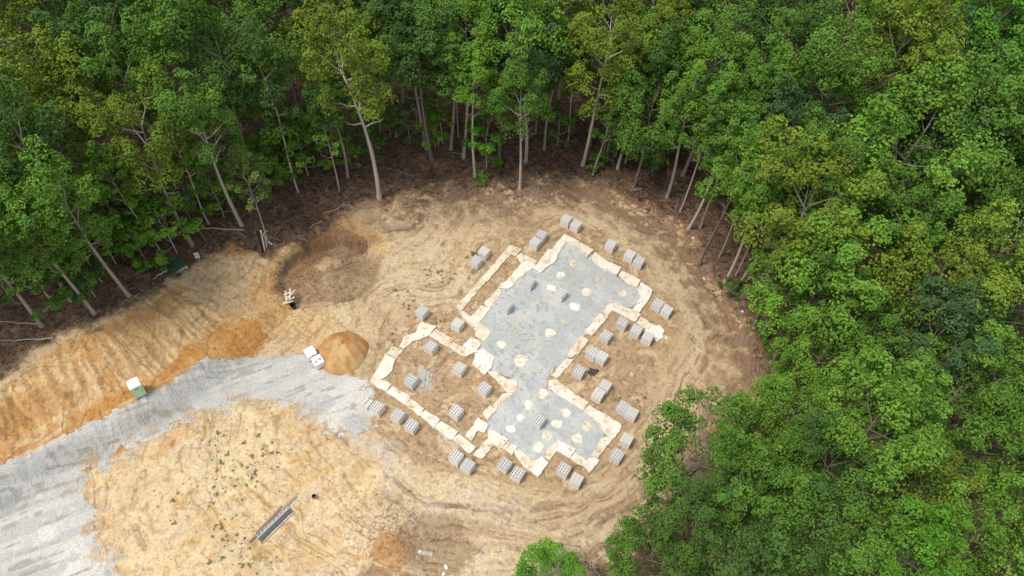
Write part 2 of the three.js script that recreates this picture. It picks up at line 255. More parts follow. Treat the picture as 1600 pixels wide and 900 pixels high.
// ---------------------------------------------------------------- gravel road
const STONE = { mid: [197, 200, 199], dark: [172, 174, 172], pale: [220, 221, 218], white: [238, 237, 232], clay: [206, 176, 138] };
for (const k in STONE) STONE[k] = STONE[k].map((c) => toLin(c) / SHOWN);
{
  const x0 = -66, x1 = -14, z0 = -2, z1 = 40, W = 1664, H = 1344, roadHigh = roadPoly.slice(0, 9), roadLow = roadPoly.slice(11);
  const lowSide = grid((x, z) => sstep(-0.3, 1.2, segNear(roadLow, x, z, false).d < segNear(roadHigh, x, z, false).d ? 1 : -1)), roadField = (x, z) => { const l = lowSide(x, z); return roadD(x, z) + (noise(x * 4.5, z * 4.5) - 0.5) * (0.4 + 1.6 * l) + (fbm(x * 0.45 + 5, z * 0.45, 3) - 0.5) * (0.5 + 2.8 * l) + (fbm(x * 1.7, z * 1.7, 3) - 0.5) * (0.6 + 1.4 * l); };
  const hdir = [Math.cos(-0.52), Math.sin(-0.52)];
  const map = texture(W, H, (i, j) => {
    const x = lerp(x0, x1, (i + 0.5) / W), z = lerp(z0, z1, (j + 0.5) / H), u = x * hdir[0] + z * hdir[1], v = -x * hdir[1] + z * hdir[0] + 3 * (fbm(x * 0.06, z * 0.06, 2) - 0.5);
    const n = fbm(x * 1.1, z * 1.1, 4), st = fbm(v * 1.5, u * 0.09, 3), fine = noise(x * 11, z * 11), lo = sstep(12, 26, z);
    let c = mixc(mixc(STONE.mid, STONE.pale, 0.35), STONE.dark, sstep(0.48, 0.7, st * 0.6 + n * 0.4) * 0.8);
    c = mixc(c, STONE.pale, sstep(0.5, 0.68, noise(v * 1.3 + 9, u * 0.07) * 0.65 + n * 0.35) * (0.7 + 0.3 * lo));
    c = mixc(c, STONE.white, sstep(0.56, 0.7, fbm(x * 0.3 + 8, z * 0.3, 3) * 0.6 + n * 0.4 + 0.16 * sstep(-30, -20, x) + 0.06 * lo) * (0.35 + 0.6 * lo + 0.4 * sstep(-30, -22, x)));
    c = mixc(c, STONE.dark, sstep(0.6, 0.72, noise(v * 3.1, u * 0.2 + 3) * 0.5 + n * 0.5) * 0.8);
    const edge = roadD(x, z); c = mixc(c, STONE.clay, sstep(-2.2, 0.2, edge + (n - 0.5) * 3) * sstep(0.45, 0.65, n) * lowSide(x, z) * 0.7);
    const g = 0.84 + 0.32 * fine; return [c[0] * g, c[1] * g, c[2] * g].map(toByte);
  });
  const b = texture(512, 512, (i, j) => { const v = 255 * (0.5 * noise(i / 3, j / 3) + 0.5 * noise(i / 9, j / 9)); return [v, v, v]; }, false); b.wrapS = b.wrapT = THREE.RepeatWrapping; b.repeat.set(6, 5);
  setting(new THREE.Mesh(patch(roadField, x0, x1, z0, z1, 0.16, (x, z, f) => height(x, z) + 0.02 + 0.07 * sstep(0, -1.2, f), [x1 - x0, z1 - z0]), std(0xffffff, 0.95, { map, bumpMap: b, bumpScale: 0.06 })), 'gravel_road');
}
console.log('road');

// ---------------------------------------------------------------- house foundation: gravel bed, footings, pier pads
const AX = 30.5 * RAD;      // the house's long direction in plan
const concreteMap = texture(1024, 1024, (i, j) => {
  const x = i / 64, z = j / 64, n = fbm(x * 0.9, z * 0.9, 4), m = fbm(x * 3.2 + 9, z * 3.2, 3), f = noise(x * 13, z * 13);
  let c = mixc([0.76, 0.755, 0.72], [0.68, 0.62, 0.52], sstep(0.42, 0.7, n)); c = mixc(c, [0.5, 0.38, 0.24], sstep(0.6, 0.74, m * 0.6 + n * 0.4) * 0.8); c = mixc(c, [0.83, 0.82, 0.79], sstep(0.56, 0.7, 1 - m) * 0.5);
  const g = 0.9 + 0.2 * f; return [c[0] * g, c[1] * g, c[2] * g].map(toByte);
});
concreteMap.wrapS = concreteMap.wrapT = THREE.RepeatWrapping; concreteMap.repeat.set(1 / 16, 1 / 16);
const concreteBump = texture(256, 256, (i, j) => { const v = 255 * (0.6 * noise(i / 6, j / 6) + 0.4 * noise(i / 2, j / 2)); return [v, v, v]; }, false);
concreteBump.wrapS = concreteBump.wrapT = THREE.RepeatWrapping; concreteBump.repeat.set(0.25, 0.25);
const footingMats = [[1, 1, 1], [0.97, 0.95, 0.9], [0.93, 0.88, 0.79], [0.72, 0.67, 0.59]].map(([r, g, b]) => std(new THREE.Color().setRGB(r, g, b), 0.9, { map: concreteMap, bumpMap: concreteBump, bumpScale: 0.03 }));
function slab(points, top, rough, seed, bottom = -0.12) {       // a poured slab with a ragged outline
  const r = rng(seed), out = [];
  for (let i = 0; i < points.length; i++) {
    const a = points[i], b = points[(i + 1) % points.length], L = Math.hypot(b[0] - a[0], b[1] - a[1]), n = Math.max(1, Math.round(L / 0.5));
    for (let k = 0; k < n; k++) { const t = k / n, w = rough * (k ? 1 : 0.5); out.push(new THREE.Vector2(lerp(a[0], b[0], t) + (r() - 0.5) * w, -(lerp(a[1], b[1], t) + (r() - 0.5) * w))); }
  }
  const g = new THREE.ExtrudeGeometry(new THREE.Shape(out), { depth: top - bottom - 0.03, bevelEnabled: true, bevelThickness: 0.03, bevelSize: 0.03, bevelSegments: 1, curveSegments: 2 });
  return g.rotateX(-Math.PI / 2).translate(0, bottom, 0);
}
const c1 = ([x, y]) => [x / 3.75 + 700, y / 3.75 + 320], c2 = ([x, y]) => [x / 3.75 + 560, y / 3.75 + 460], c3 = ([x, y]) => [x / 3.9125 + 660, y / 3.9125 + 560];
const footingEdges = [], house = group(0, 0, 0), BED_MID = [196, 203, 206].map((c) => toLin(c) / SHOWN), BED_PALE = [212, 217, 219].map((c) => toLin(c) / SHOWN);
{
  const BED = [[884, 380], [903, 384], [913, 400], [927, 411], [940, 419], [964, 435], [980, 448], [996, 451], [1001, 461], [991, 475], [980, 480], [961, 475], [951, 472], [940, 485], [927, 504], [913, 523], [903, 533], [892, 547], [880, 562], [866, 572], [852, 590], [850, 606], [862, 617], [877, 619], [910, 639], [945, 672], [939, 685], [926, 703], [916, 716], [900, 708], [898, 701], [872, 689], [864, 693], [850, 708], [847, 718], [836, 720], [821, 708], [806, 698], [794, 689], [785, 678], [762, 670], [762, 655], [775, 635], [800, 612], [806, 593], [788, 583], [767, 575], [758, 562], [748, 547], [750, 533], [765, 520], [746, 504], [762, 478], [781, 454], [793, 443], [813, 422], [828, 420], [839, 427], [849, 425], [871, 405], [873, 389]];
  const bed = poly(BED), field = (x, z) => segNear(bed, x, z).d - 0.25 + (fbm(x * 1.2, z * 1.2, 3) - 0.5) * 0.7;
  const x0 = -14, x1 = 22, z0 = -20, z1 = 22;
  const map = texture(1024, 1024, (i, j) => {
    const x = lerp(x0, x1, i / 1024), z = lerp(z0, z1, j / 1024), n = fbm(x * 0.6 + 2, z * 0.6, 4), f = noise(x * 9, z * 9), f2 = noise(x * 22, z * 22), p = fbm(x * 2.4 + 11, z * 2.4, 3);
    let c = mixc(BED_MID, BED_PALE, sstep(0.35, 0.7, n)); c = mixc(c, STONE.clay, sstep(0.6, 0.75, p) * 0.25);
    const west = sstep(4, -2, x) * sstep(12, 2, z); if (p > 0.62 && f > 0.5) c = mixc(c, STONE.dark, 0.5 + west);      // stones kicked up in the left half
    const g = 0.86 + 0.2 * f + 0.1 * f2; return [c[0] * g, c[1] * g, c[2] * g].map(toByte);
  });
  part(house, 'gravel_bed', patch(field, x0, x1, z0, z1, 0.3, (x, z, f) => 0.06 + 0.05 * sstep(0, -0.8, f) + 0.05 * (fbm(x * 0.7, z * 0.7, 3) - 0.5), [x1 - x0, z1 - z0]), std(0xffffff, 0.95, { map }), 'grey crushed stone bed');
  // footings: [outline in the photograph, top above the soil, stain]
  const F = [
    [c1, [[605, 262], [685, 172], [850, 265], [812, 308], [760, 242], [695, 222], [640, 292]], 0.2, 1], [c1, [[500, 375], [590, 262], [645, 285], [640, 320], [545, 400]], 0.26, 0],
    [c1, [[828, 308], [862, 276], [945, 338], [905, 376]], 0.14, 1], [c1, [[908, 376], [945, 340], [1016, 370], [985, 411]], 0.26, 0], [c1, [[1000, 412], [1020, 388], [1130, 440], [1105, 484], [1060, 470]], 0.17, 1],
    [c1, [[1112, 490], [1130, 455], [1197, 500], [1162, 580], [1110, 640], [1085, 612], [1132, 540]], 0.22, 0], [c1, [[945, 585], [978, 572], [1050, 608], [1100, 618], [1127, 650], [1100, 687], [1040, 662], [970, 622]], 0.25, 1],
    [c1, [[1130, 655], [1200, 700], [1170, 732], [1106, 690]], 0.1, 2], [c1, [[905, 620], [945, 578], [975, 603], [932, 655]], 0.1, 2], [c1, [[890, 637], [938, 660], [845, 765], [800, 745]], 0.19, 1],
    [c1, [[780, 768], [826, 788], [765, 870], [715, 895], [700, 880]], 0.14, 2], [c3, [[870, 5], [932, 0], [822, 120], [785, 105]], 0.1, 2],
    [c3, [[770, 135], [820, 130], [920, 210], [1016, 270], [980, 316], [900, 270], [770, 182]], 0.2, 1], [c3, [[985, 316], [1022, 288], [1212, 400], [1216, 425], [1150, 482], [1112, 450], [1090, 405]], 0.15, 1],
    [c3, [[1216, 428], [1132, 530], [1085, 500], [1140, 470]], 0.22, 1], [c3, [[1128, 530], [1072, 612], [1035, 590], [1085, 505]], 0.15, 2], [c3, [[1030, 588], [1080, 628], [1022, 697], [985, 655]], 0.26, 0], [c3, [[905, 610], [932, 572], [1000, 622], [985, 655], [960, 650]], 0.15, 1],
    [c3, [[830, 500], [938, 555], [900, 608], [820, 565]], 0.22, 0], [c3, [[826, 505], [818, 568], [780, 622], [745, 600], [790, 530]], 0.14, 2], [c3, [[555, 570], [582, 555], [690, 628], [660, 690], [620, 660]], 0.14, 1], [c3, [[690, 628], [732, 603], [772, 640], [707, 722], [660, 690]], 0.26, 0],
    [c3, [[520, 512], [580, 546], [547, 592], [490, 550]], 0.24, 1], [c3, [[405, 440], [440, 440], [525, 497], [482, 550], [440, 530], [360, 615], [310, 590], [400, 490]], 0.18, 1], [c3, [[340, 365], [405, 408], [380, 457], [340, 440], [300, 500], [265, 475]], 0.24, 1], [c3, [[185, 490], [225, 465], [325, 540], [287, 580]], 0.17, 1],
    [c2, [[68, 510], [100, 488], [192, 528], [165, 567], [110, 545]], 0.24, 1], [c2, [[165, 572], [197, 538], [307, 600], [275, 647]], 0.2, 0], [c2, [[277, 645], [308, 612], [386, 665], [356, 711]], 0.13, 1], [c2, [[360, 706], [392, 678], [476, 735], [440, 780]], 0.21, 0], [c2, [[445, 778], [482, 745], [582, 805], [545, 852]], 0.14, 1],
    [c2, [[75, 498], [120, 430], [160, 345], [217, 380], [200, 440], [130, 508]], 0.16, 1], [c2, [[166, 343], [195, 300], [260, 320], [225, 372]], 0.1, 2], [c2, [[240, 303], [265, 250], [330, 225], [312, 280], [267, 316]], 0.15, 1], [c2, [[330, 232], [370, 163], [456, 188], [416, 237], [312, 278]], 0.22, 1],
    [c2, [[416, 237], [456, 202], [556, 265], [520, 306]], 0.13, 2], [c2, [[525, 302], [555, 278], [610, 310], [630, 366], [595, 355]], 0.19, 2], [c2, [[612, 308], [662, 250], [720, 290], [690, 337], [632, 366]], 0.24, 0], [c2, [[690, 337], [722, 313], [796, 370], [780, 430], [741, 470], [670, 410]], 0.2, 0],
    [c3, [[398, 80], [440, 78], [520, 130], [577, 130], [575, 200], [520, 210], [480, 160]], 0.14, 2], [c3, [[520, 212], [572, 204], [500, 255], [452, 306], [430, 285], [490, 215]], 0.1, 2], [c3, [[370, 332], [415, 285], [455, 315], [400, 377]], 0.2, 1],
    [c1, [[52, 590], [365, 235], [432, 262], [395, 300], [365, 290], [100, 592], [80, 622]], 0.14, 2], [c1, [[400, 302], [430, 284], [522, 330], [500, 372], [470, 376], [430, 340]], 0.2, 1], [c1, [[350, 440], [430, 342], [490, 374], [410, 432], [372, 470]], 0.15, 1], [c1, [[308, 462], [350, 442], [386, 470], [350, 492], [303, 490]], 0.23, 0],
    [c1, [[215, 570], [300, 482], [312, 520], [240, 612]], 0.12, 2], [c1, [[135, 657], [195, 590], [246, 612], [180, 692]], 0.18, 1], [c1, [[50, 600], [90, 622], [140, 660], [185, 692], [256, 740], [215, 797], [160, 770], [165, 740], [90, 662]], 0.12, 2],
  ];
  for (const [c, pts, top] of F) { const q = pts.map((p) => P(...c(p), 0.18)); q.forEach((a, k) => { const b = q[(k + 1) % q.length]; footingEdges.push([a, b, top + 0.07, q]); }); }
  F.forEach(([c, pts, top, m], i) => part(house, 'footing', slab(pts.map((p) => P(...c(p), 0.18)), top + 0.07, 0.17, 100 + i), footingMats[m]));
  part(house, 'concrete_spill', slab([[1170, 705], [1190, 692], [1215, 708], [1240, 706], [1262, 728], [1270, 742], [1255, 755], [1262, 778], [1240, 785], [1226, 797], [1205, 778], [1188, 782], [1172, 752], [1156, 738]].map((p) => P(...c1(p), 0.1)), 0.1, 0.3, 7), std(new THREE.Color().setRGB(0.8, 0.8, 0.78), 0.9, { bumpMap: concreteBump, bumpScale: 0.05 }), 'white spilled concrete at the end of a footing');
  const pads = [[896, 411, 1], [876, 429, 0], [861, 449, 0], [935, 437, 3], [917, 456, 0, 1.2], [899, 479, 0, 1.3], [974, 459, 1], [839, 472, 3, 0.8], [820, 495, 3], [881, 501, 3], [860, 521, 1, 1.2], [803, 516, 3], [784, 538, 1], [844, 541, 3], [815, 562, 0, 1.5], [837, 577, 3, 0.7], [847, 615, 1, 1.2], [827, 632, 1, 1.1], [813, 652, 0, 0.8], [797, 669, 0], [856, 681, 0, 1.25], [840, 698, 1, 1.1], [871, 662, 0, 1.2], [885, 644, 1], [917, 667, 1, 1.1], [902, 685, 0, 1.1]];
  pads.forEach(([px, py, m, k = 1], i) => {
    const q = P(px, py, 0.15), r = rng(300 + i), pts = [];
    for (let a = 0; a < 9; a++) { const t = (a + 0.5 * r()) / 9 * 6.283 + AX, rr = k * (m === 3 ? 0.8 : 1) * (0.38 + 0.32 * r()); pts.push([q[0] + Math.cos(t) * rr, q[1] + Math.sin(t) * rr]); }
    part(house, 'pier_pad', slab(pts, 0.12 + 0.05 * r(), 0.14, 400 + i), footingMats[m]);
  });
  add(house, 'house_foundation', 'house foundation of pale concrete footings around a grey gravel bed in the clearing', 'foundation');
}

// ---------------------------------------------------------------- cubes of concrete blocks
const blockMats = [[0.76, 0.765, 0.77], [0.8, 0.8, 0.79], [0.72, 0.725, 0.735]].map(([r, g, b]) => std(new THREE.Color().setRGB(r, g, b), 0.92, { bumpMap: concreteBump, bumpScale: 0.01 }));
function course(nx, nz, hw, hd, slot) {        // one layer: nx by nz hollow blocks, each with two cores
  const bw = 1.2 / nx, bd = 1.2 / nz, gs = [];
  for (let i = 0; i < nx; i++) for (let j = 0; j < nz; j++) {
    const s = new THREE.Shape(), w = bw - 0.012, d = bd - 0.012;
    s.moveTo(-w / 2, -d / 2); s.lineTo(w / 2, -d / 2); s.lineTo(w / 2, d / 2); s.lineTo(-w / 2, d / 2); s.closePath();
    for (const k of [-1, 1]) { const cx = k * bw / 4, h = new THREE.Path(), a = hw / 2, b = hd / 2; h.moveTo(cx - a, -b); h.lineTo(cx - a, b); h.lineTo(cx + a, b); h.lineTo(cx + a, -b); h.closePath(); s.holes.push(h); }
    gs.push(new THREE.ExtrudeGeometry(s, { depth: 0.194, bevelEnabled: false }).rotateX(-Math.PI / 2).translate((i - (nx - 1) / 2) * bw, 0, (j - (nz - 1) / 2) * bd));
  }
  return mergeGeometries(gs);
}
const courses = { A: course(3, 4, 0.145, 0.195), B: course(3, 6, 0.14, 0.115) };
function cube(px, py, kind, label, rows = 6, seed = 0) {
  const r = rng(900 + seed), q = P(px, py, rows * 0.21), y = height(q[0], q[1]) - 0.01, g = group(q[0], y, q[1], -AX + (r() - 0.5) * 0.12 + (kind === 'A' ? Math.PI / 2 : 0)), m = blockMats[seed % 3];
  const onBed = segNear(poly([[884, 380], [1001, 461], [847, 600], [945, 672], [840, 716], [762, 662], [806, 600], [750, 540], [830, 420]]), q[0], q[1]).d < 0; if (onBed) g.position.y = 0.11;
  for (let k = 0; k < rows; k++) { const c = part(g, 'block_course', courses[kind], m); c.scale.setScalar(1.05); c.position.set((r() - 0.5) * 0.02, k * 0.21, (r() - 0.5) * 0.02); c.rotation.y = (r() - 0.5) * 0.02; }
  add(g, 'block_cube', label, 'concrete blocks', 'cubes of concrete blocks around the foundation');
  return g;
}
const WL = 'cube of grey concrete blocks';
[[885, 341, 'B', WL + ', left of the pair above the foundation top corner'], [900.5, 349, 'A', WL + ', right of the pair above the foundation top corner'],
  [846, 365, 'A', WL + ', upper of the touching pair left of the foundation top corner'], [836.5, 376.5, 'B', WL + ', lower of the touching pair left of the foundation top corner'],
  [756, 391.5, 'B', WL + ', upper right of the pair beside the narrow soil strip'], [744, 405, 'A', WL + ', lower left of the pair beside the narrow soil strip'],
  [955, 380, 'B', 'lone ' + WL + ' above the upper right footing'], [985, 396, 'B', WL + ', left of the pair above the upper right footing'], [999, 406, 'B', WL + ', right of the pair above the upper right footing'],
  [826.7, 438.7, 'A', WL + ', topmost of three on the upper gravel bed'], [876, 457, 'A', WL + ', rightmost of three on the upper gravel bed'], [791, 476, 'A', WL + ', lowest of three on the upper gravel bed'],
  [1028.5, 473, 'A', WL + ', left of the pair right of the gravel bed wing'], [1042.7, 482.7, 'B', WL + ', right of the pair right of the gravel bed wing'],
  [973, 502.7, 'A', WL + ', left of three leading to the white spill'], [994.7, 514, 'B', WL + ', middle of three leading to the white spill'], [1013, 525, 'B', WL + ' touching the white concrete spill'],
  [947.5, 522.7, 'A', 'lone ' + WL + ' below the row of three near the concrete spill'], [926, 549, 'A', WL + ', left of the pair right of the inner footing'], [941, 556, 'B', WL + ', right of the pair right of the inner footing'],
  [905, 578, 'A', 'lone ' + WL + ' by a black heap right of the trench'], [946, 601, 'B', WL + ', upper of the pair below the black heap'], [935.5, 613.7, 'B', WL + ', lower of the pair below the black heap'],
  [974, 634, 'A', WL + ', left of the pair above the bottom right tree crown'], [988, 644, 'B', WL + ', right of the pair above the bottom right tree crown'],
  [979.5, 685, 'B', WL + ', upper of the pair beside the bottom right tree crown'], [965, 709.5, 'A', WL + ', lower of the pair beside the bottom right tree crown'],
  [881.6, 731.8, 'A', WL + ', left of the lowest pair in the clearing'], [901, 748, 'B', WL + ', right of the lowest pair in the clearing'],
  [788.6, 723.6, 'A', WL + ', left of the pair below the foundation bottom tip'], [809, 738, 'A', WL + ', right of the pair below the foundation bottom tip'],
  [712.7, 712, 'A', WL + ', left of the pair below the lower left footings'], [731, 725.6, 'B', WL + ', right of the pair below the lower left footings'],
  [841.5, 655, 'A', 'lone ' + WL + ' on the lower gravel bed'], [714.7, 504, 'B', WL + ' on brown soil just below the narrow soil strip'], [659, 484.5, 'B', WL + ' alone on weedy soil outside the left footings'],
  [673, 539.5, 'A', WL + ', topmost in the left soil room between the footings'], [718, 573, 'A', WL + ' in the middle of the left soil room'], [642, 592, 'A', WL + ' beside a grey stone patch in the left soil room'],
  [757, 605, 'A', WL + ', rightmost in the left soil room'], [713, 641, 'A', WL + ', lowest in the left soil room'], [621, 647, 'B', WL + ', left of the pair below the left footing row'], [642.7, 663, 'A', WL + ', right of the pair below the left footing row'],
  [589, 634.7, 'A', WL + ' next to the broken-open cube at the road end']].forEach(([x, y, k, l], i) => cube(x, y, k, l, 6, i));
{
  const g = cube(572, 628, 'A', 'broken-open low cube of pale blocks with half its top layer missing, at the road end', 3, 60), one = course(1, 1, 0.3, 0.5).scale(0.33, 1, 0.25);
  const r = rng(5); for (let k = 0; k < 6; k++) { const b = part(g, 'loose_block', one, blockMats[1]); b.position.set(-0.4 + (k % 3) * 0.4, 0.6, k < 3 ? 0.45 : -0.1 - 0.2 * r()); b.rotation.y = (r() - 0.5) * 0.7; }
}


// ---------------------------------------------------------------- trees
function tube(pts, radii, sides, cols) {
  const pos = [], idx = [], col = [], up = new THREE.Vector3(), t = new THREE.Vector3(), a = new THREE.Vector3(), b = new THREE.Vector3();
  for (let i = 0; i < pts.length; i++) {
    t.subVectors(pts[Math.min(i + 1, pts.length - 1)], pts[Math.max(i - 1, 0)]).normalize(); up.set(Math.abs(t.y) > 0.9 ? 1 : 0, Math.abs(t.y) > 0.9 ? 0 : 1, 0); a.crossVectors(t, up).normalize(); b.crossVectors(t, a);
    for (let k = 0; k < sides; k++) {
      const g = k / sides * 6.2832, c = Math.cos(g) * radii[i], s = Math.sin(g) * radii[i], v = pts[i]; pos.push(v.x + a.x * c + b.x * s, v.y + a.y * c + b.y * s, v.z + a.z * c + b.z * s);
      const q = cols(i, k); col.push(q, q, q);
    }
  }
  for (let i = 0; i + 1 < pts.length; i++) for (let k = 0; k < sides; k++) { const p = i * sides + k, q = i * sides + (k + 1) % sides; idx.push(p, q, p + sides, q, q + sides, p + sides); }
  const g = new THREE.BufferGeometry(); g.setAttribute('position', new THREE.Float32BufferAttribute(pos, 3)); g.setAttribute('color', new THREE.Float32BufferAttribute(col, 3)); g.setIndex(idx); g.computeVertexNormals(); return g;
}
class Leaves {
  constructor() { this.p = []; this.c = []; }
  leaf(x, y, z, nx, ny, nz, L, Wd, r, tone) {
    let tx = r() - 0.5, ty = r() - 0.5, tz = r() - 0.5; const k = tx * nx + ty * ny + tz * nz; tx -= k * nx; ty -= k * ny; tz -= k * nz;
    const l = Math.hypot(tx, ty, tz) || 1; tx /= l; ty /= l; tz /= l; const bx = ny * tz - nz * ty, by = nz * tx - nx * tz, bz = nx * ty - ny * tx, h = L / 2, w = Wd / 2, f = 0.3 * w, d = -0.25 * h;
    const A = [x - tx * h + nx * d, y - ty * h + ny * d, z - tz * h + nz * d], C = [x + tx * h + nx * d, y + ty * h + ny * d, z + tz * h + nz * d];
    const B = [x + bx * w + nx * f, y + by * w + ny * f, z + bz * w + nz * f], D = [x - bx * w + nx * f, y - by * w + ny * f, z - bz * w + nz * f];
    this.p.push(...A, ...B, ...C, ...A, ...C, ...D);
    const q = 0.8 + 0.4 * r(), yl = 0.85 + 0.3 * r(); for (let i = 0; i < 6; i++) this.c.push(tone * q * yl, tone * q, tone * q * (2 - yl) * 0.9);
  }
  // a lobe of the crown: smaller tufts set on the upper and outer side of a dome
  lobe(cx, cy, cz, R, ox, oz, n, leaf, r, flat = 0.8) {
    const tone = 0.78 + 0.44 * r(), tufts = Math.max(3, Math.round(n / 26));
    for (let m = 0; m < tufts; m++) {
      let x, y, z, l; do { x = r() * 2 - 1; y = r() * 2 - 1; z = r() * 2 - 1; l = Math.hypot(x, y, z); } while (l > 1 || l < 0.1 || (y / l) + 0.45 * (x * ox + z * oz) / l < -0.3);
      x /= l; y /= l; z /= l; const up = Math.max(0, y), taper = 1 - 0.45 * up, tr = R * (0.36 + 0.2 * r()) * (1 - 0.25 * up), tilt = 0.35 * up * R, tt = tone * (0.9 + 0.2 * r());
      const tx = cx + x * R * 0.74 * taper + ox * tilt, ty = cy + y * R * (y > 0 ? 1.05 : 0.55) * flat, tz = cz + z * R * 0.74 * taper + oz * tilt;
      for (let k = 0; k < n / tufts; k++) {
        let a, b, c, q; do { a = r() * 2 - 1; b = r() * 2 - 1; c = r() * 2 - 1; q = Math.hypot(a, b, c); } while (q > 1 || q < 0.1 || b / q < -0.5);
        a /= q; b /= q; c /= q; const rr = tr * (0.6 + 0.4 * Math.sqrt(r()));
        let nx = a * 0.55 + x * 0.4 + (r() - 0.5) * 0.9, ny = b * 0.55 + y * 0.4 + 0.3 + (r() - 0.5) * 0.7, nz = c * 0.55 + z * 0.4 + (r() - 0.5) * 0.9; const w = Math.hypot(nx, ny, nz) || 1;
        const s = leaf * (0.7 + 0.6 * r()); this.leaf(tx + a * rr, ty + b * rr * 0.85, tz + c * rr, nx / w, ny / w, nz / w, s, s * 0.68, r, tt);
      }
    }
  }
  geometry() { const g = new THREE.BufferGeometry(); g.setAttribute('position', new THREE.Float32BufferAttribute(this.p, 3)); g.setAttribute('color', new THREE.Float32BufferAttribute(this.c, 3)); g.computeVertexNormals(); return g; }
}
// o: height, crown from/to as shares of it, crown radius, trunk radius, limbs, clumps, leaves in a clump, leaf length
function growTree(seed, o) {
  const r = rng(seed), wood = [], leaves = new Leaves(), H = o.height, V = (x, y, z) => new THREE.Vector3(x, y, z), bark = () => { const a = r(); return (i, k) => 0.8 + 0.4 * noise(i * 0.7 + k * 1.3 + a * 9, k * 2.1 + i * 0.4); };
  const lean = [(r() - 0.5) * 0.08 * H, (r() - 0.5) * 0.08 * H], wob = r() * 6.3, topY = H * 0.88;
  const axis = (t) => V(lean[0] * t * t + Math.sin(t * 5 + wob) * 0.012 * H, t * topY - 0.4 * (1 - t), lean[1] * t * t + Math.cos(t * 4.3 + wob * 2) * 0.012 * H);
  const tp = [], tr = []; for (let i = 0; i <= 14; i++) { const t = i / 14; tp.push(axis(t)); tr.push(o.trunk * ((1 - t) ** 0.8 * 0.92 + 0.06) * (i === 0 ? 1.5 : 1)); }
  wood.push(tube(tp, tr, 7, bark()));
  const ends = [], y0 = o.from * H, y1 = H;
  const prof = (y) => { const u = clamp((y - y0) / (y1 - y0)); return o.radius * Math.sqrt(Math.max(0.02, 1 - (Math.abs(u - o.wide) / (u < o.wide ? o.wide + 0.12 : 1.02 - o.wide)) ** 2.2)); };
  for (let i = 0; i < o.limbs; i++) {
    const u = (i + 0.6 * r()) / o.limbs, ys = lerp(y0 * 0.86, topY * 0.9, u), a = i * 2.4 + r() * 0.9, rise = lerp(0.55, 1.5, u) * (0.75 + 0.5 * r()), s = axis(ys / topY), R = prof(Math.min(H * 0.97, ys + o.radius * 0.5 * rise)) * (0.72 + 0.34 * r());
    const dir = V(Math.cos(a), 0, Math.sin(a)), pts = [], rad = [], r0 = o.trunk * lerp(0.5, 0.28, u), bend = (r() - 0.5) * 0.8;
    for (let k = 0; k <= 5; k++) { const t = k / 5, dd = R * t; pts.push(V(s.x + dir.x * dd - dir.z * bend * dd * t * 0.5, Math.min(H * 0.96, s.y + rise * dd * (0.55 + 0.25 * t) + (r() - 0.5) * 0.2), s.z + dir.z * dd + dir.x * bend * dd * t * 0.5)); rad.push(Math.max(0.025, r0 * (1 - t * 0.85))); }
    wood.push(tube(pts, rad, 5, bark()));
    ends.push([pts[5], 1], [pts[4], 0.85], [pts[3], 0.7]);
    for (let m = 0; m < 2; m++) {
      const k = 2 + m, b = pts[k], a2 = a + (m ? 1 : -1) * (0.6 + 0.5 * r()), L = R * (0.38 + 0.25 * r()), q = [], rq = [];
      for (let t = 0; t <= 3; t++) { q.push(V(b.x + Math.cos(a2) * L * t / 3, Math.min(H * 0.97, b.y + L * 0.24 * t * (0.7 + 0.4 * r())), b.z + Math.sin(a2) * L * t / 3)); rq.push(Math.max(0.02, rad[k] * 0.62 * (1 - t * 0.26))); }
      wood.push(tube(q, rq, 4, bark())); ends.push([q[3], 0.9], [q[2], 0.7]);
    }
  }
  ends.push([axis(1), 1], [axis(0.94), 0.9]); { const t = axis(1); ends.push([V(t.x, H * 0.96, t.z), 0.8]); }
  const put = [], free = (x, y, z, d) => put.every((q) => (q[0] - x) ** 2 + (q[1] - y) ** 2 + (q[2] - z) ** 2 > d * d);
  for (const [e, k] of ends) if (e.y > y0 && put.length < o.lobes && free(e.x, e.y, e.z, o.lobe * 1.05)) put.push([e.x, e.y, e.z, k]);
  let tries = 0; while (put.length < o.lobes && tries++ < 3000) {       // fill the crown's outer shell
    const y = lerp(y0, H * 0.97, r() ** 0.75), a = r() * 6.283, R = prof(y) * (0.55 + 0.4 * r()) * (0.8 + 0.4 * noise(a * 1.1 + seed, y * 0.35)), s = axis(Math.min(1, y / topY)), x = s.x + Math.cos(a) * R, z = s.z + Math.sin(a) * R;
    if (free(x, y, z, o.lobe * (tries < 1500 ? 1.15 : 0.85))) put.push([x, y, z, 0.7 + 0.4 * r()]);
  }
  for (const [x, y, z, k] of put) { const s = axis(Math.min(1, y / topY)), dx = x - s.x, dz = z - s.z, q = Math.hypot(dx, dz) || 1, R = o.lobe * (0.55 + 0.5 * k) * (0.85 + 0.3 * r()); leaves.lobe(x, y, z, R, dx / q, dz / q, Math.round(o.leaves * (R / o.lobe) ** 2), o.leaf, r, o.flat); }
  return { wood: mergeGeometries(wood), crown: leaves.geometry(), height: H, radius: o.radius, mid: lerp(o.from, 1, 0.55) * H };
}
const EDGE = [0, 1, 2, 3, 4].map((i) => growTree(1000 + i, { height: 27 + i % 3, from: [0.46, 0.55, 0.42, 0.5, 0.58][i], wide: 0.5, radius: [4, 3.4, 4.5, 3.7, 3.1][i], trunk: 0.29, limbs: 12, lobes: 26, leaves: 280, lobe: [1.6, 1.45, 1.65, 1.55, 1.4][i], leaf: 0.33, flat: 1.1 }));
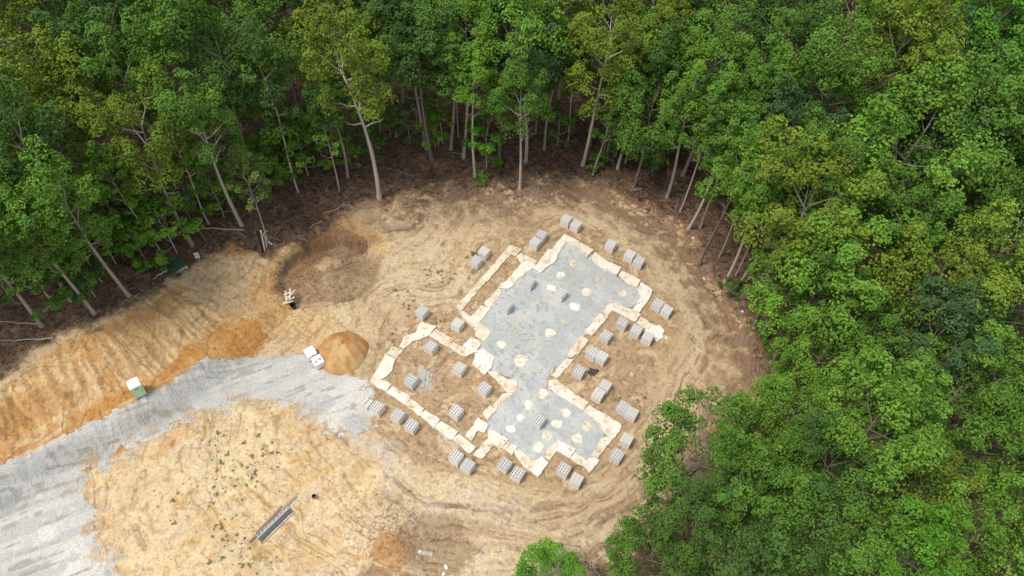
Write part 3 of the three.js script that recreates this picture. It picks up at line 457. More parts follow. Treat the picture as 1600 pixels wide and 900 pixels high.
const CANOPY = [0, 1, 2, 3, 4, 5].map((i) => growTree(2000 + i, { height: 24 + i % 3, from: [0.46, 0.4, 0.5, 0.42, 0.44, 0.48][i], wide: [0.5, 0.42, 0.55, 0.4, 0.5, 0.6][i], radius: [4.9, 5.4, 4.4, 5, 5.6, 4.6][i], trunk: 0.26, limbs: 13, lobes: [32, 34, 30, 33, 36, 31][i], leaves: 270, lobe: [1.75, 1.85, 1.6, 1.75, 1.95, 1.65][i], leaf: 0.345, flat: 1.1 }));
const YOUNG = [0, 1, 2].map((i) => growTree(3000 + i, { height: 8 + i * 1.5, from: 0.2, wide: 0.35, radius: 2.3 + 0.3 * i, trunk: 0.09, limbs: 9, lobes: 20, leaves: 80, lobe: 1.0, leaf: 0.38, flat: 0.5 }));
const SLIM = [0, 1].map((i) => growTree(3500 + i, { height: 17 + i * 3, from: 0.5, wide: 0.5, radius: 2.2, trunk: 0.14, limbs: 9, lobes: 18, leaves: 90, lobe: 1.15, leaf: 0.4 }));
const FINE = [0].map((i) => growTree(3600 + i, { height: 15, from: 0.25, wide: 0.45, radius: 4.2, trunk: 0.2, limbs: 18, lobes: 60, leaves: 190, lobe: 1.1, leaf: 0.19 }));
const SHRUB = [0, 1].map((i) => growTree(3700 + i, { height: 2.6, from: 0.05, wide: 0.35, radius: 1.5, trunk: 0.04, limbs: 7, lobes: 12, leaves: 70, lobe: 0.6, leaf: 0.26 }));
const green = (r, g, b) => new THREE.MeshPhysicalMaterial({ color: new THREE.Color().setRGB(r, g, b), vertexColors: true, roughness: 0.75, transmission: 0.08, thickness: 0, side: THREE.DoubleSide, specularIntensity: 0.4 });
const LEAF = { mid: green(0.108, 0.23, 0.036), yellow: green(0.165, 0.25, 0.032), bright: green(0.145, 0.295, 0.041), deep: green(0.074, 0.16, 0.037), blue: green(0.074, 0.158, 0.06), olive: green(0.145, 0.2, 0.058), lime: green(0.115, 0.3, 0.03), straw: green(0.22, 0.28, 0.075) };
const KINDS = Object.keys(LEAF);
const BARK = { pale: std(new THREE.Color().setRGB(0.5, 0.46, 0.41), 0.95, { vertexColors: true }), grey: std(new THREE.Color().setRGB(0.36, 0.33, 0.29), 0.95, { vertexColors: true }), dark: std(new THREE.Color().setRGB(0.2, 0.18, 0.155), 0.95, { vertexColors: true }) };
function tree(v, x, z, scale, turn, leaf, bark, name, label, grp, lean) {
  const g = group(x, height(x, z) - 0.05, z, turn); g.scale.set(scale[0], scale[1], scale[0]);
  part(g, 'trunk', v.wood, BARK[bark]); part(g, 'crown', v.crown, LEAF[leaf]);
  if (lean) { g.rotation.order = 'ZXY'; g.rotation.set(lean[1], turn, -lean[0]); }
  return add(g, name, label, 'tree', grp);
}
const planted = [];      // x, z, keep clear
// trees whose trunks stand in view along the edge: foot in the photograph, variant, height, kind of leaf, bark, lean, label
const rim = [
  [68, 512, 0, 24, 'deep', 'grey', [0.02, 0], 'thick grey trunk leaning over the bank, leftmost of the wood edge trees'], [146, 492, 1, 22, 'mid', 'grey', [0.04, 0], 'grey trunk third along the bank edge from the left'], [199, 464, 3, 23, 'bright', 'grey', [0, 0.02], 'straight grey trunk at the bank edge below light green leaves'],
  [115, 470, 4, 21, 'mid', 'grey', [0.03, 0], 'grey trunk just behind the bank edge between two others'], [298, 382, 2, 27, 'yellow', 'grey', [0.02, -0.03], 'wide forked grey oak above the green utility cabinet'], [378, 354, 1, 26, 'mid', 'pale', [0, 0], 'straight pale tree left of the black silt fence roll'],
  [421, 378, 4, 15, 'olive', 'grey', [-0.02, 0], 'small olive leaved tree beside the black silt fence roll'], [205, 330, 3, 26, 'yellow', 'grey', [0, 0], 'yellow green tree with slanting trunk behind the bank'], [592, 308, 3, 30, 'yellow', 'pale', [-0.05, 0], 'tall pale forked tree standing alone in front at the top edge'],
  [542, 278, 4, 20, 'deep', 'grey', [0, 0], 'grey trunk left behind the lone tall forked tree'], [530, 297, 4, 15, 'bright', 'pale', [0, 0], 'thin pale trunk left of the lone tall forked tree'], [635, 194, 0, 27, 'deep', 'grey', [0, 0], 'dark stout trunk deep in the wood gap above the clearing'],
  [666, 235, 1, 25, 'deep', 'grey', [-0.03, 0], 'slender grey trunk right of the dark stout trunk'], [706, 235, 2, 28, 'mid', 'grey', [0.03, 0], 'left of two tall parallel trunks above the soil strip'], [724, 245, 1, 27, 'bright', 'pale', [0.03, 0], 'right of two tall parallel trunks above the soil strip'],
  [741, 274, 4, 22, 'bright', 'pale', [0.02, 0], 'pale trunk with low bright leaves in front of the parallel trunks'], [810, 295, 3, 22, 'mid', 'pale', [0, 0], 'whitish slender trunk nearest the clearing at top centre'], [817, 252, 0, 27, 'blue', 'pale', [0, 0], 'pale trunk just behind the whitish slender trunk'],
  [852, 233, 4, 22, 'mid', 'grey', [0.03, 0], 'thin grey trunk between the pale centre trunks and the forked pair'], [908, 258, 2, 29, 'yellow', 'pale', [0.07, 0], 'big yellow green tree with twin pale trunks leaning right'], [929, 272, 4, 14, 'mid', 'pale', [0.05, 0], 'short crooked pale sapling in front of the twin trunks'],
  [961, 243, 1, 24, 'mid', 'pale', [0.03, 0], 'pale straight trunk right of the twin leaning trunks'], [965, 262, 4, 24, 'deep', 'pale', [0.12, 0], 'curved pale trunk leaning far right'], [993, 238, 4, 21, 'mid', 'pale', [0.07, 0], 'thin pale trunk beyond the curved leaning one'],
  [1039, 306, 0, 24, 'bright', 'pale', [0.03, 0], 'whitish trunk with light leaves at the upper right corner of the clearing'], [1076, 356, 1, 22, 'mid', 'pale', [0.06, 0.02], 'first pale leaning trunk on the right side of the clearing'], [1093, 353, 4, 20, 'deep', 'grey', [0.08, 0], 'grey leaning trunk close behind the first on the right side'],
  [1130, 442, 4, 24, 'bright', 'pale', [0, 0], 'straight whitish trunk on the right side of the clearing'], [1157, 444, 1, 22, 'deep', 'grey', [0.06, 0], 'grey slanting trunk right of the straight whitish one'], [1195, 518, 3, 24, 'mid', 'grey', [0.03, 0], 'forked grey trunk rising from the brown slope on the right'], [1203, 568, 1, 24, 'mid', 'grey', [0.06, 0], 'lowest visible grey trunk on the right slope'],
];
const marks = [];
function landmark(x, y, z, name) { if (name) { const v = inView(x, y, z); marks.push([v[0], v[1], name]); } }
const ranks = {};
function placeOf(x, y, z, what) {      // says which one it is by the nearest tree that has a name of its own
  const [px, py] = inView(x, y, z), cx = clamp(px, 0, 1600), cy = clamp(py, 0, 900); let best = 1e9, at; for (const m of marks) { const d = Math.hypot(m[0] - cx, m[1] - cy); if (d < best) { best = d; at = m; } }
  const dx = px - at[0], dy = py - at[1], side = Math.abs(dx) > Math.abs(dy) ? (dx > 0 ? 'right of' : 'left of') : dy > 0 ? 'below' : 'above', key = `${what} ${side} the ${at[2]}`;
  const n = ranks[key] = (ranks[key] ?? 0) + 1; return `${['', 'second ', 'third ', 'fourth ', 'fifth ', 'sixth ', 'seventh ', 'eighth ', 'ninth ', 'tenth ', 'eleventh ', 'twelfth ', 'thirteenth '][n - 1] ?? 'another '}${key}`;
}
const RIM_NAMES = ['leftmost bank edge tree', 0, 0, 0, 'wide forked oak', 'straight pale tree', 'small olive tree', 'yellow slanting tree', 'lone tall forked tree', 0, 0, 'dark stout trunk', 0, 'left parallel trunk', 0, 0, 'whitish slender tree', 0, 0, 'twin leaning tree', 0, 0, 'curved leaning tree', 0, 'whitish corner tree', 0, 0, 'straight whitish tree', 0, 'forked slope tree', 'lowest visible trunk'];
rim.forEach(([px, py, v, H, leaf, bark, lean, label], i) => {
  const [x, , z] = onGround(px, py), t = H < 17 ? SLIM[i % 2] : EDGE[v], k = H / t.height;
  tree(t, x, z, [H < 17 ? k : Math.max(0.8, k), k], i * 1.7, leaf, bark, 'broadleaf_tree', label, 'trees with visible trunks along the wood edge', lean); planted.push([x, z, 4]);
  landmark(x, height(x, z) + H * 0.7, z, RIM_NAMES[i]); 
});
const slim = [[690, 225], [718, 212], [782, 245], [762, 214], [838, 212], [884, 226], [946, 236], [980, 256], [1012, 246], [1060, 332], [1092, 328], [1150, 428], [620, 212], [598, 226], [655, 205], [1120, 400], [1172, 480], [470, 300], [330, 350], [250, 398]];
// big crowns that can be told apart: middle of the crown in the photograph, its radius there, kind of leaf, label
const crowns = [
  [1092, 716, 72, 'mid', 'broad green crown reaching furthest left over the clearing beside the blocks'], [1182, 673, 54, 'bright', 'green crown right of the one that overhangs the block pair'], [1166, 765, 52, 'mid', 'crown below the overhanging one, against bare brown soil'], [1088, 822, 55, 'deep', 'dark crown at the lower edge of the clearing, under the overhanging one'],
  [1283, 827, 72, 'mid', 'large crown at bottom right with bare limbs showing to its left'], [1348, 665, 74, 'bright', 'wide domed crown, largest in the lower right wood'], [1466, 640, 62, 'mid', 'rounded crown right of the largest lower right dome'], [1381, 746, 46, 'olive', 'grey olive crown amid the green lower right wood'], [1446, 778, 48, 'yellow', 'yellowish crown right of the grey olive one'],
  [1540, 700, 60, 'mid', 'green crown near the right border, above the dark gap with bare limbs'], [1510, 836, 64, 'bright', 'light green crown near the bottom right corner'], [1397, 872, 55, 'lime', 'bright fresh green crown at the bottom border'], [1011, 868, 48, 'mid', 'crown at the bottom border right of the small lime tree'],
  [1411, 250, 100, 'bright', 'largest light green crown in the right wood'], [1270, 335, 80, 'yellow', 'yellow green crown below the bluish one, right of the clearing'], [1522, 215, 78, 'mid', 'wide crown touching the right side of the largest light one'], [1255, 125, 56, 'olive', 'round olive yellow crown in the upper right wood'], [1385, 90, 78, 'yellow', 'tall yellow green crown at upper right, made of stacked lobes'],
  [1313, 48, 56, 'yellow', 'yellow green crown cut by the top border right of the dark bluish one'], [1233, 40, 48, 'blue', 'dark bluish crown at the top border'], [1255, 222, 48, 'blue', 'bluish crown between the olive round one and the light large one'], [1500, 108, 48, 'blue', 'dark bluish low crown under the bright top right corner'], [1513, 298, 34, 'straw', 'small pale crown at the right of the largest light one'],
  [1153, 266, 50, 'bright', 'light crown with bare twigs at the upper right edge of the clearing'], [1135, 58, 66, 'mid', 'tall green crown at the top, left of the dark bluish one'], [1567, 378, 56, 'mid', 'crown at the right border half way up'], [1411, 365, 55, 'mid', 'crown just below the largest light green one'], [1290, 450, 78, 'bright', 'large crown above the slope trunks on the right'],
  [1457, 453, 76, 'yellow', 'big yellow green crown in the middle of the right wood'], [1440, 540, 56, 'blue', 'bluish green crown left of the black gap in the right wood'], [1277, 560, 52, 'bright', 'light crown with pale bare limbs at the right slope foot'], [1560, 505, 52, 'deep', 'dark fine leaved crown at the right border'], [1560, 617, 52, 'bright', 'light crown at the right border below the black gap'], [1350, 545, 44, 'mid', 'mid green crown between the bluish one and the slope'],
  [1243, 655, 56, 'bright', 'bright crown below the lowest visible trunk'], [1540, 48, 70, 'lime', 'bright emerald crown at the top right corner'], [1585, 110, 50, 'lime', 'bright emerald crown at the right border near the top'], [1475, 20, 50, 'lime', 'bright emerald crown at the top border near the right corner'],
  [1298, 742, 52, 'deep', 'dark crown filling the gap left of the grey olive one'], [1236, 742, 44, 'mid', 'mid green crown between the large bottom right one and the overhanging one'], [1215, 850, 50, 'deep', 'dark crown at the bottom border right of the feathery tree'], [1590, 885, 50, 'mid', 'mid green crown in the bottom right corner'],
  [520, 60, 62, 'yellow', 'light yellow green crown at the top left of centre'], [395, 105, 64, 'mid', 'green crown in the top left wood'], [180, 60, 64, 'deep', 'dark green crown near the top left corner'], [85, 200, 70, 'yellow', 'yellowish crown at far left'], [60, 380, 60, 'bright', 'light green crown at the left border above the bank'], [790, 60, 64, 'bright', 'light green crown at the top centre'], [950, 60, 66, 'yellow', 'yellow green crown at the top right of centre'], [1020, 160, 52, 'mid', 'green crown above the curved leaning trunk'], [660, 70, 58, 'deep', 'dark green crown at the top, left of centre'], [300, 50, 56, 'mid', 'green crown at the top border left of the forked oak'],
];
const CROWN_NAMES = ['overhanging crown', 'crown beside the overhanging one', 0, 'dark lower edge crown', 'large bottom right crown', 'wide domed crown', 'rounded crown', 'grey olive crown', 'yellowish lower crown', 'right border crown', 'light corner crown', 'fresh green bottom crown', 0, 'largest light crown', 'yellow green clearing crown', 'wide right crown', 'round olive crown', 'tall lobed crown', 0, 'dark bluish top crown', 'bluish crown', 'dark bluish low crown', 'small pale crown', 'twiggy light crown', 'tall top crown', 0, 0, 'large slope crown', 'big yellow green crown', 'bluish gap crown', 'bare limbed light crown', 'dark border crown', 0, 0, 0, 'emerald corner crown', 0, 'emerald top crown', 'dark gap crown', 0, 'dark bottom crown', 0, 'light top left crown', 'top left green crown', 'dark top left crown', 'yellowish far left crown', 'light left border crown', 'light top centre crown', 'yellow green top crown', 0, 'dark top crown', 0];
crowns.forEach(([px, py, rpx, leaf, label], i) => {
  const t = CANOPY[i % 6]; let hc = 15, q, k = 1; for (let n = 0; n < 4; n++) { q = P(px, py, hc); const d = sight(px, py), len = (EYE.y - hc) / -d[1] * Math.hypot(...d) * 0.97; k = clamp(rpx * len / FOCAL / t.radius, 0.5, 1.3); hc = t.mid * (0.45 + 0.55 * k); }
  tree(t, q[0], q[1], [k, 0.45 + 0.55 * k], i * 2.1, leaf, 'dark', 'broadleaf_tree', label, 'large crowns of the wood', null); planted.push([q[0], q[1], 2.2 + 3.4 * k]); landmark(q[0], hc, q[1], CROWN_NAMES[i]);
});
{ const q = P(853, 896, 4); tree(CANOPY[2], q[0], q[1], [0.6, 0.3], 0.4, 'lime', 'grey', 'young_tree', 'small bright lime green tree alone at the bottom border', null); planted.push([q[0], q[1], 3]);
  const f = P(1141, 885, 9); tree(FINE[0], f[0], f[1], [0.95, 0.95], 0, 'straw', 'pale', 'feathery_tree', 'feathery yellowish tree with fine leaves at the bottom border', null); planted.push([f[0], f[1], 5]); }
slim.forEach(([px, py], i) => { const [x, , z] = onGround(px, py), k = 0.85 + 0.35 * ((i * 29) % 11) / 11; tree(SLIM[i % 2], x, z, [k, k * 1.1], i * 1.9, ['mid', 'bright', 'deep'][i % 3], 'pale', 'slender_tree', placeOf(x, 8, z, ['mid green', 'light green', 'dark green'][i % 3] + ' slender tree'), 'slender trees along the wood edge', [(px - 780) / 9000, 0]); planted.push([x, z, 2.5]); });
// the rest of the wood
{
  const r = rng(4242), cand = [];
  for (let n = 0; n < 9000; n++) cand.push([lerp(-118, 118, r()), lerp(-112, 44, r()), r(), r(), r()]);
  let count = 0;
  for (const [x, z, a, b, c] of cand) {
    const fd = segNear(forestPoly, x, z).d; if (fd < (x > 18 && z < 6 ? 6.5 : 3.6)) continue;
    const v = inView(x, 16, z); if (v[0] < -170 || v[0] > 1770 || v[1] < -130 || v[1] > 1080) continue;
    if (z > 22 && x < 6) continue;
    const front = z < 0 && fd < 14 ? 5 : 6.2;
    if (planted.some((p) => Math.hypot(p[0] - x, p[1] - z) < Math.max(front, p[2] * 0.86))) continue;
    const edgeLike = z < 0 && fd < 16, t = edgeLike ? EDGE[Math.floor(c * 5)] : CANOPY[Math.floor(c * 6)], k = (edgeLike ? 0.78 : 0.68) + 0.4 * a;
    const topRight = v[0] > 1450 && v[1] < 140, pick = topRight ? 'lime' : ['mid', 'deep', 'mid', 'bright', 'deep', 'mid', 'blue', 'mid', 'deep', 'yellow', 'bright', 'deep'][Math.floor(b * 12)];
    const word = { mid: 'mid green', deep: 'dark green', bright: 'light green', yellow: 'yellow green', blue: 'bluish green', olive: 'olive green', lime: 'emerald green' }[pick];
    tree(t, x, z, [k, k], c * 40, pick, edgeLike ? 'grey' : 'dark', 'broadleaf_tree', placeOf(x, height(x, z) + t.mid * k, z, word + ' tree'), 'trees of the wood');
    planted.push([x, z, 5.5]); count++;
  }
  console.log('trees', count);
}


// ---------------------------------------------------------------- young trees and shrubs under the edge
{
  const spots = [[548, 262, 'bright'], [505, 258, 'mid'], [575, 235, 'mid'], [455, 282, 'deep'], [420, 300, 'bright'], [395, 318, 'mid'], [340, 322, 'bright'], [300, 345, 'mid'], [258, 372, 'mid'], [225, 405, 'lime'], [180, 412, 'bright'], [120, 440, 'bright'], [60, 440, 'bright'], [24, 470, 'mid'], [250, 330, 'deep'], [680, 232, 'bright'], [760, 262, 'lime'], [745, 225, 'mid'], [610, 215, 'mid'], [870, 228, 'mid'], [940, 250, 'mid'], [1000, 262, 'mid'], [1020, 268, 'deep'], [1235, 600, 'mid'], [585, 250, 'deep'], [640, 225, 'deep'], [465, 252, 'deep'], [150, 462, 'deep'], [90, 482, 'mid'], [40, 420, 'bright'], [100, 405, 'mid'], [150, 380, 'bright'], [200, 372, 'mid'], [275, 395, 'bright'], [350, 340, 'bright'], [370, 300, 'mid'], [20, 440, 'lime'], [160, 440, 'bright'], [440, 262, 'bright'], [480, 275, 'bright'], [520, 235, 'mid'], [215, 350, 'mid'], [310, 310, 'mid']];
  spots.forEach(([px, py, leaf], i) => { const [x, , z] = onGround(px, py), t = YOUNG[i % 3], k = (i > 30 ? 0.85 : 0.62) + 0.5 * ((i * 37) % 17) / 17; tree(t, x, z, [k * 1.05, k], i * 1.3, leaf, 'pale', 'young_tree', placeOf(x, height(x, z) + 3, z, { bright: 'light green', mid: 'mid green', deep: 'dark green', lime: 'lime green' }[leaf] + ' young tree'), 'young trees under the wood edge'); });
  [[262, 418, 'mid'], [300, 360, 'bright'], [232, 425, 'lime'], [932, 262, 'mid'], [755, 282, 'lime'], [745, 402, 'olive'], [1140, 455, 'deep'], [1200, 545, 'lime'], [960, 858, 'mid'], [985, 845, 'mid']].forEach(([px, py, leaf], i) => { const [x, , z] = onGround(px, py), k = i === 5 ? 0.45 : 0.7 + 0.1 * (i % 4); tree(SHRUB[i % 2], x, z, [k, k * 0.8], i, leaf, 'grey', 'shrub', placeOf(x, 1, z, { bright: 'light green', mid: 'mid green', deep: 'dark green', lime: 'lime green', olive: 'olive green' }[leaf] + ' low shrub'), 'low shrubs on the site edge').userData.category = 'shrub'; });
}

// ---------------------------------------------------------------- things left on the site
const planWay = (a, b, h = 0) => { const p = P(...a, h), q = P(...b, h); return Math.atan2(q[1] - p[1], q[0] - p[0]); };
{ // portable toilet beside the road
  const [x, y, z] = onGround(221, 617), g = group(x - 0.2, y - 0.05, z - 0.25, -planWay([213, 626], [231, 617]));      // its door looks along local +z
  const green2 = std(new THREE.Color().setRGB(0.52, 0.82, 0.55), 0.5), white = std(new THREE.Color().setRGB(0.86, 0.87, 0.88), 0.45), dark = std(new THREE.Color().setRGB(0.08, 0.12, 0.09), 0.6), greyp = std(new THREE.Color().setRGB(0.3, 0.31, 0.32), 0.7);
  part(g, 'skid', mergeGeometries([box(1.3, 0.12, 0.16, 0, 0.06, 0.45), box(1.3, 0.12, 0.16, 0, 0.06, -0.45), box(1.2, 0.05, 1.25, 0, 0.145, 0)]), greyp);
  part(g, 'body', mergeGeometries([box(1.16, 1.95, 0.05, 0, 1.145, -0.57), box(0.05, 1.95, 1.14, -0.56, 1.145, 0), box(0.05, 1.95, 1.14, 0.56, 1.145, 0), box(0.1, 1.95, 0.05, -0.51, 1.145, 0.57), box(0.1, 1.95, 0.05, 0.51, 1.145, 0.57), box(0.92, 0.16, 0.05, 0, 2.04, 0.57)]), green2);
  const door = part(g, 'door', mergeGeometries([box(0.9, 1.76, 0.04, 0, 1.07, 0.585), box(0.74, 0.7, 0.02, 0, 0.66, 0.612), box(0.74, 0.5, 0.02, 0, 1.42, 0.612)]), green2);
  part(door, 'handle', box(0.06, 0.16, 0.05, 0.36, 1.1, 0.63), dark); part(door, 'vent_grille', box(0.42, 0.1, 0.02, 0, 1.84, 0.615), dark);
  const rs = new THREE.Shape(); rs.moveTo(-0.62, 0); rs.lineTo(0.62, 0); rs.lineTo(0.6, 0.1); rs.quadraticCurveTo(0, 0.34, -0.6, 0.1); rs.closePath();
  const roof = part(g, 'roof', new THREE.ExtrudeGeometry(rs, { depth: 1.2, bevelEnabled: true, bevelSize: 0.03, bevelThickness: 0.04, bevelSegments: 2 }).translate(0, 2.12, -0.6), white, 'white domed roof');
  part(roof, 'vent_pipe', new THREE.CylinderGeometry(0.055, 0.055, 0.5, 10).translate(-0.4, 2.42, -0.42), white);
  add(g, 'portable_toilet', 'light green portable toilet with white roof standing beside the gravel road', 'toilet');
}
{ // two white wrapped pallets by the spoil pile
  const turn = -planWay([483, 546], [503, 576]), white = std(new THREE.Color().setRGB(0.85, 0.85, 0.87), 0.35), wood = std(new THREE.Color().setRGB(0.4, 0.3, 0.2), 0.9), dark = std(new THREE.Color().setRGB(0.06, 0.06, 0.08), 0.6);
  const bag = (() => { const gs = [], r = rng(31); for (let l = 0; l < 5; l++) for (let i = 0; i < 3; i++) for (let j = 0; j < 2; j++) { const w = 0.42, d = 0.58, s = new THREE.Shape(), c = 0.07; s.moveTo(-w / 2 + c, -d / 2); s.lineTo(w / 2 - c, -d / 2); s.quadraticCurveTo(w / 2, -d / 2, w / 2, -d / 2 + c); s.lineTo(w / 2, d / 2 - c); s.quadraticCurveTo(w / 2, d / 2, w / 2 - c, d / 2); s.lineTo(-w / 2 + c, d / 2); s.quadraticCurveTo(-w / 2, d / 2, -w / 2, d / 2 - c); s.lineTo(-w / 2, -d / 2 + c); s.quadraticCurveTo(-w / 2, -d / 2, -w / 2 + c, -d / 2);
    gs.push(new THREE.ExtrudeGeometry(s, { depth: 0.1, bevelEnabled: true, bevelSize: 0.03, bevelThickness: 0.05, bevelSegments: 2, curveSegments: 3 }).rotateX(-Math.PI / 2).translate((i - 1) * 0.43 + (r() - 0.5) * 0.02, 0.2 + l * 0.19, (j - 0.5) * 0.6 + (r() - 0.5) * 0.02)); } return mergeGeometries(gs); })();
  const deck = mergeGeometries([-0.5, 0, 0.5].map((z) => box(1.25, 0.09, 0.09, 0, 0.045, z)).concat([-0.54, -0.27, 0, 0.27, 0.54].map((x) => box(0.14, 0.025, 1.2, x, 0.105, 0))));
  [[484.5, 549, 'white bagged pallet nearer the wood, beside the orange spoil pile', 0], [496, 562, 'white bagged pallet with two dark round marks on top, beside the orange spoil pile', 1]].forEach(([px, py, label, ring]) => {
    const q = P(px, py, 1.1), g = group(q[0], height(q[0], q[1]) + 0.02, q[1], turn); part(g, 'wooden_pallet', deck, wood); part(g, 'bag_stack', bag, white);
    if (ring) for (const k of [-1, 1]) part(g, 'round_mark', new THREE.TorusGeometry(0.13, 0.035, 6, 16).rotateX(Math.PI / 2).translate(0.1 + 0.05 * k, 1.14, k * 0.27), dark);
    add(g, 'bagged_pallet', label, 'pallet', 'white bagged pallets by the spoil pile');
  });
}
{ // heap of orange sand
  const q = P(536, 551), n = 64, rings = 26, pos = [q[0], 0, q[1]], col = [], idx = [], top = (u, a) => 1.75 * Math.max(0, 1 - u * u * (0.55 + 0.45 * u)) ** 1.1 * (0.86 + 0.3 * noise(Math.cos(a) * 1.4 + 6, Math.sin(a) * 1.4 + 6)) + 0.35 * (noise(Math.cos(a) * u * 2.6 + 20, Math.sin(a) * u * 2.6 + 20) - 0.5) * (1 - u) + 0.1 * (noise(Math.cos(a) * u * 7 + 9, Math.sin(a) * u * 7 + 9) - 0.5);
  const C = (x, z, a, u) => { const k = noise((x + z) * 0.5, (x - z) * 1.7 + 8), m = fbm(x * 1.3, z * 1.3, 3), c = mixc(mixc(CLAY.gold, CLAY.pink, sstep(0.35, 0.65, m)), CLAY.orange, sstep(0.35, 0.62, k * 0.6 + m * 0.4)), g = 0.9 + 0.2 * noise(x * 6, z * 6); col.push(c[0] * g, c[1] * g, c[2] * g); };
  pos[1] = height(q[0], q[1]) + top(0, 0); C(q[0], q[1], 0, 0);
  for (let i = 1; i <= rings; i++) for (let k = 0; k < n; k++) { const a = k / n * 6.28318, u = i / rings, R2 = (3.15 + 0.5 * (noise(Math.cos(a) * 2 + 3, Math.sin(a) * 2 + 3) - 0.5)) * u, x = q[0] + Math.cos(a) * R2, z = q[1] + Math.sin(a) * R2; pos.push(x, height(x, z) + top(u, a) - (i === rings ? 0.1 : 0), z); C(x, z, a, u); }
  for (let k = 0; k < n; k++) { idx.push(0, 1 + (k + 1) % n, 1 + k); for (let i = 0; i + 1 < rings; i++) { const a = 1 + i * n + k, b = 1 + i * n + (k + 1) % n; idx.push(a, b, a + n, b, b + n, a + n); } }
  const g = new THREE.BufferGeometry(); g.setAttribute('position', new THREE.Float32BufferAttribute(pos, 3)); g.setAttribute('color', new THREE.Float32BufferAttribute(col, 3)); g.setIndex(idx); g.computeVertexNormals();
  add(new THREE.Mesh(g, std(0xffffff, 1, { vertexColors: true })), 'sand_pile', 'rounded heap of orange sand beside the white bagged pallets', 'pile');
}
{ // green utility cabinet
  const [x, y, z] = onGround(286, 424), g = group(x - 0.4, y, z - 0.5, -planWay([283, 429], [293, 423], 4)), gm = std(new THREE.Color().setRGB(0.03, 0.085, 0.055), 0.45), cm = std(new THREE.Color().setRGB(0.5, 0.48, 0.44), 0.9);
  part(g, 'concrete_pad', box(1.5, 0.25, 1.05, 0, 0, -0.05), cm); part(g, 'cabinet', box(1.4, 0.75, 0.75, 0, 0.5, -0.32), gm);
  const lid = part(g, 'lid', mergeGeometries([box(1.46, 0.06, 0.8, 0, 0.905, -0.32), box(1.44, 0.62, 0.05, 0, 0.62, 0.3).rotateX(0), box(1.4, 0.05, 0.3, 0, 0.93, 0.17)]), gm); part(lid, 'latch', box(0.06, 0.12, 0.05, 0, 0.5, 0.345), cm);
  add(g, 'utility_cabinet', 'dark green electric utility cabinet at the edge of the wood above the bank', 'cabinet');
}
{ // meter post
  const [x, y, z] = onGround(314, 411), g = group(x, y, z, 0.3), wood = std(new THREE.Color().setRGB(0.34, 0.3, 0.25), 0.9), wm = std(new THREE.Color().setRGB(0.72, 0.76, 0.8), 0.5);
  part(g, 'post', box(0.14, 2.2, 0.1, 0, 1.0, 0), wood); const m = part(g, 'meter_box', mergeGeometries([box(0.5, 0.8, 0.2, 0, 1.75, 0.16), box(0.54, 0.05, 0.26, 0, 2.17, 0.17)]), wm); part(m, 'dial', new THREE.CylinderGeometry(0.09, 0.09, 0.08, 14).rotateX(Math.PI / 2).translate(0, 1.9, 0.29), std(new THREE.Color().setRGB(0.2, 0.2, 0.2), 0.3));
  add(g, 'meter_post', 'wooden post with a pale grey meter box near the green cabinet', 'post');
}
function rod(a, b, r, n = 8) { const A = new THREE.Vector3(...a), B = new THREE.Vector3(...b), L = A.distanceTo(B), g = new THREE.CylinderGeometry(r, r, L, n); g.applyQuaternion(new THREE.Quaternion().setFromUnitVectors(new THREE.Vector3(0, 1, 0), B.clone().sub(A).normalize())); return g.translate((A.x + B.x) / 2, (A.y + B.y) / 2, (A.z + B.z) / 2); }
{ // pipes and a black roll leaning at the small olive tree
  const white = std(new THREE.Color().setRGB(0.78, 0.78, 0.78), 0.4), black = std(new THREE.Color().setRGB(0.012, 0.012, 0.014), 0.5);
  const lean = (px, py, dx, dz, h, r, m, name, label, grp) => { const [x, y, z] = onGround(px, py); add(new THREE.Mesh(rod([x, y - 0.05, z], [x + dx, y + h, z + dz], r, 12), m), name, label, name === 'pipe' ? 'pipe' : 'roll', grp); };
  lean(411, 393, 0.1, -0.3, 3.6, 0.14, black, 'silt_fence_roll', 'tall black roll leaning at the edge below the small olive tree');
  lean(413.5, 391, 0.15, -0.5, 3.4, 0.1, white, 'pipe', 'thick white pipe leaning beside the black roll', 'white pipes'); lean(417, 388, 0.1, -0.4, 1.9, 0.06, white, 'pipe', 'thin short white pipe right of the thick one by the black roll', 'white pipes');
  const [x, y, z] = onGround(420, 381), c = new THREE.CatmullRomCurve3([[0.5, 0.1, 0.2], [0, 0.5, -0.1], [-0.35, 1.2, -0.2], [-0.3, 1.8, -0.3], [0.15, 2.2, -0.35]].map((p) => new THREE.Vector3(x + p[0], y + p[1], z + p[2])));
  add(new THREE.Mesh(new THREE.TubeGeometry(c, 24, 0.07, 8), white), 'bent_pipe', 'curved white pipe hanging against the trunk of the small olive tree', 'pipe');
}
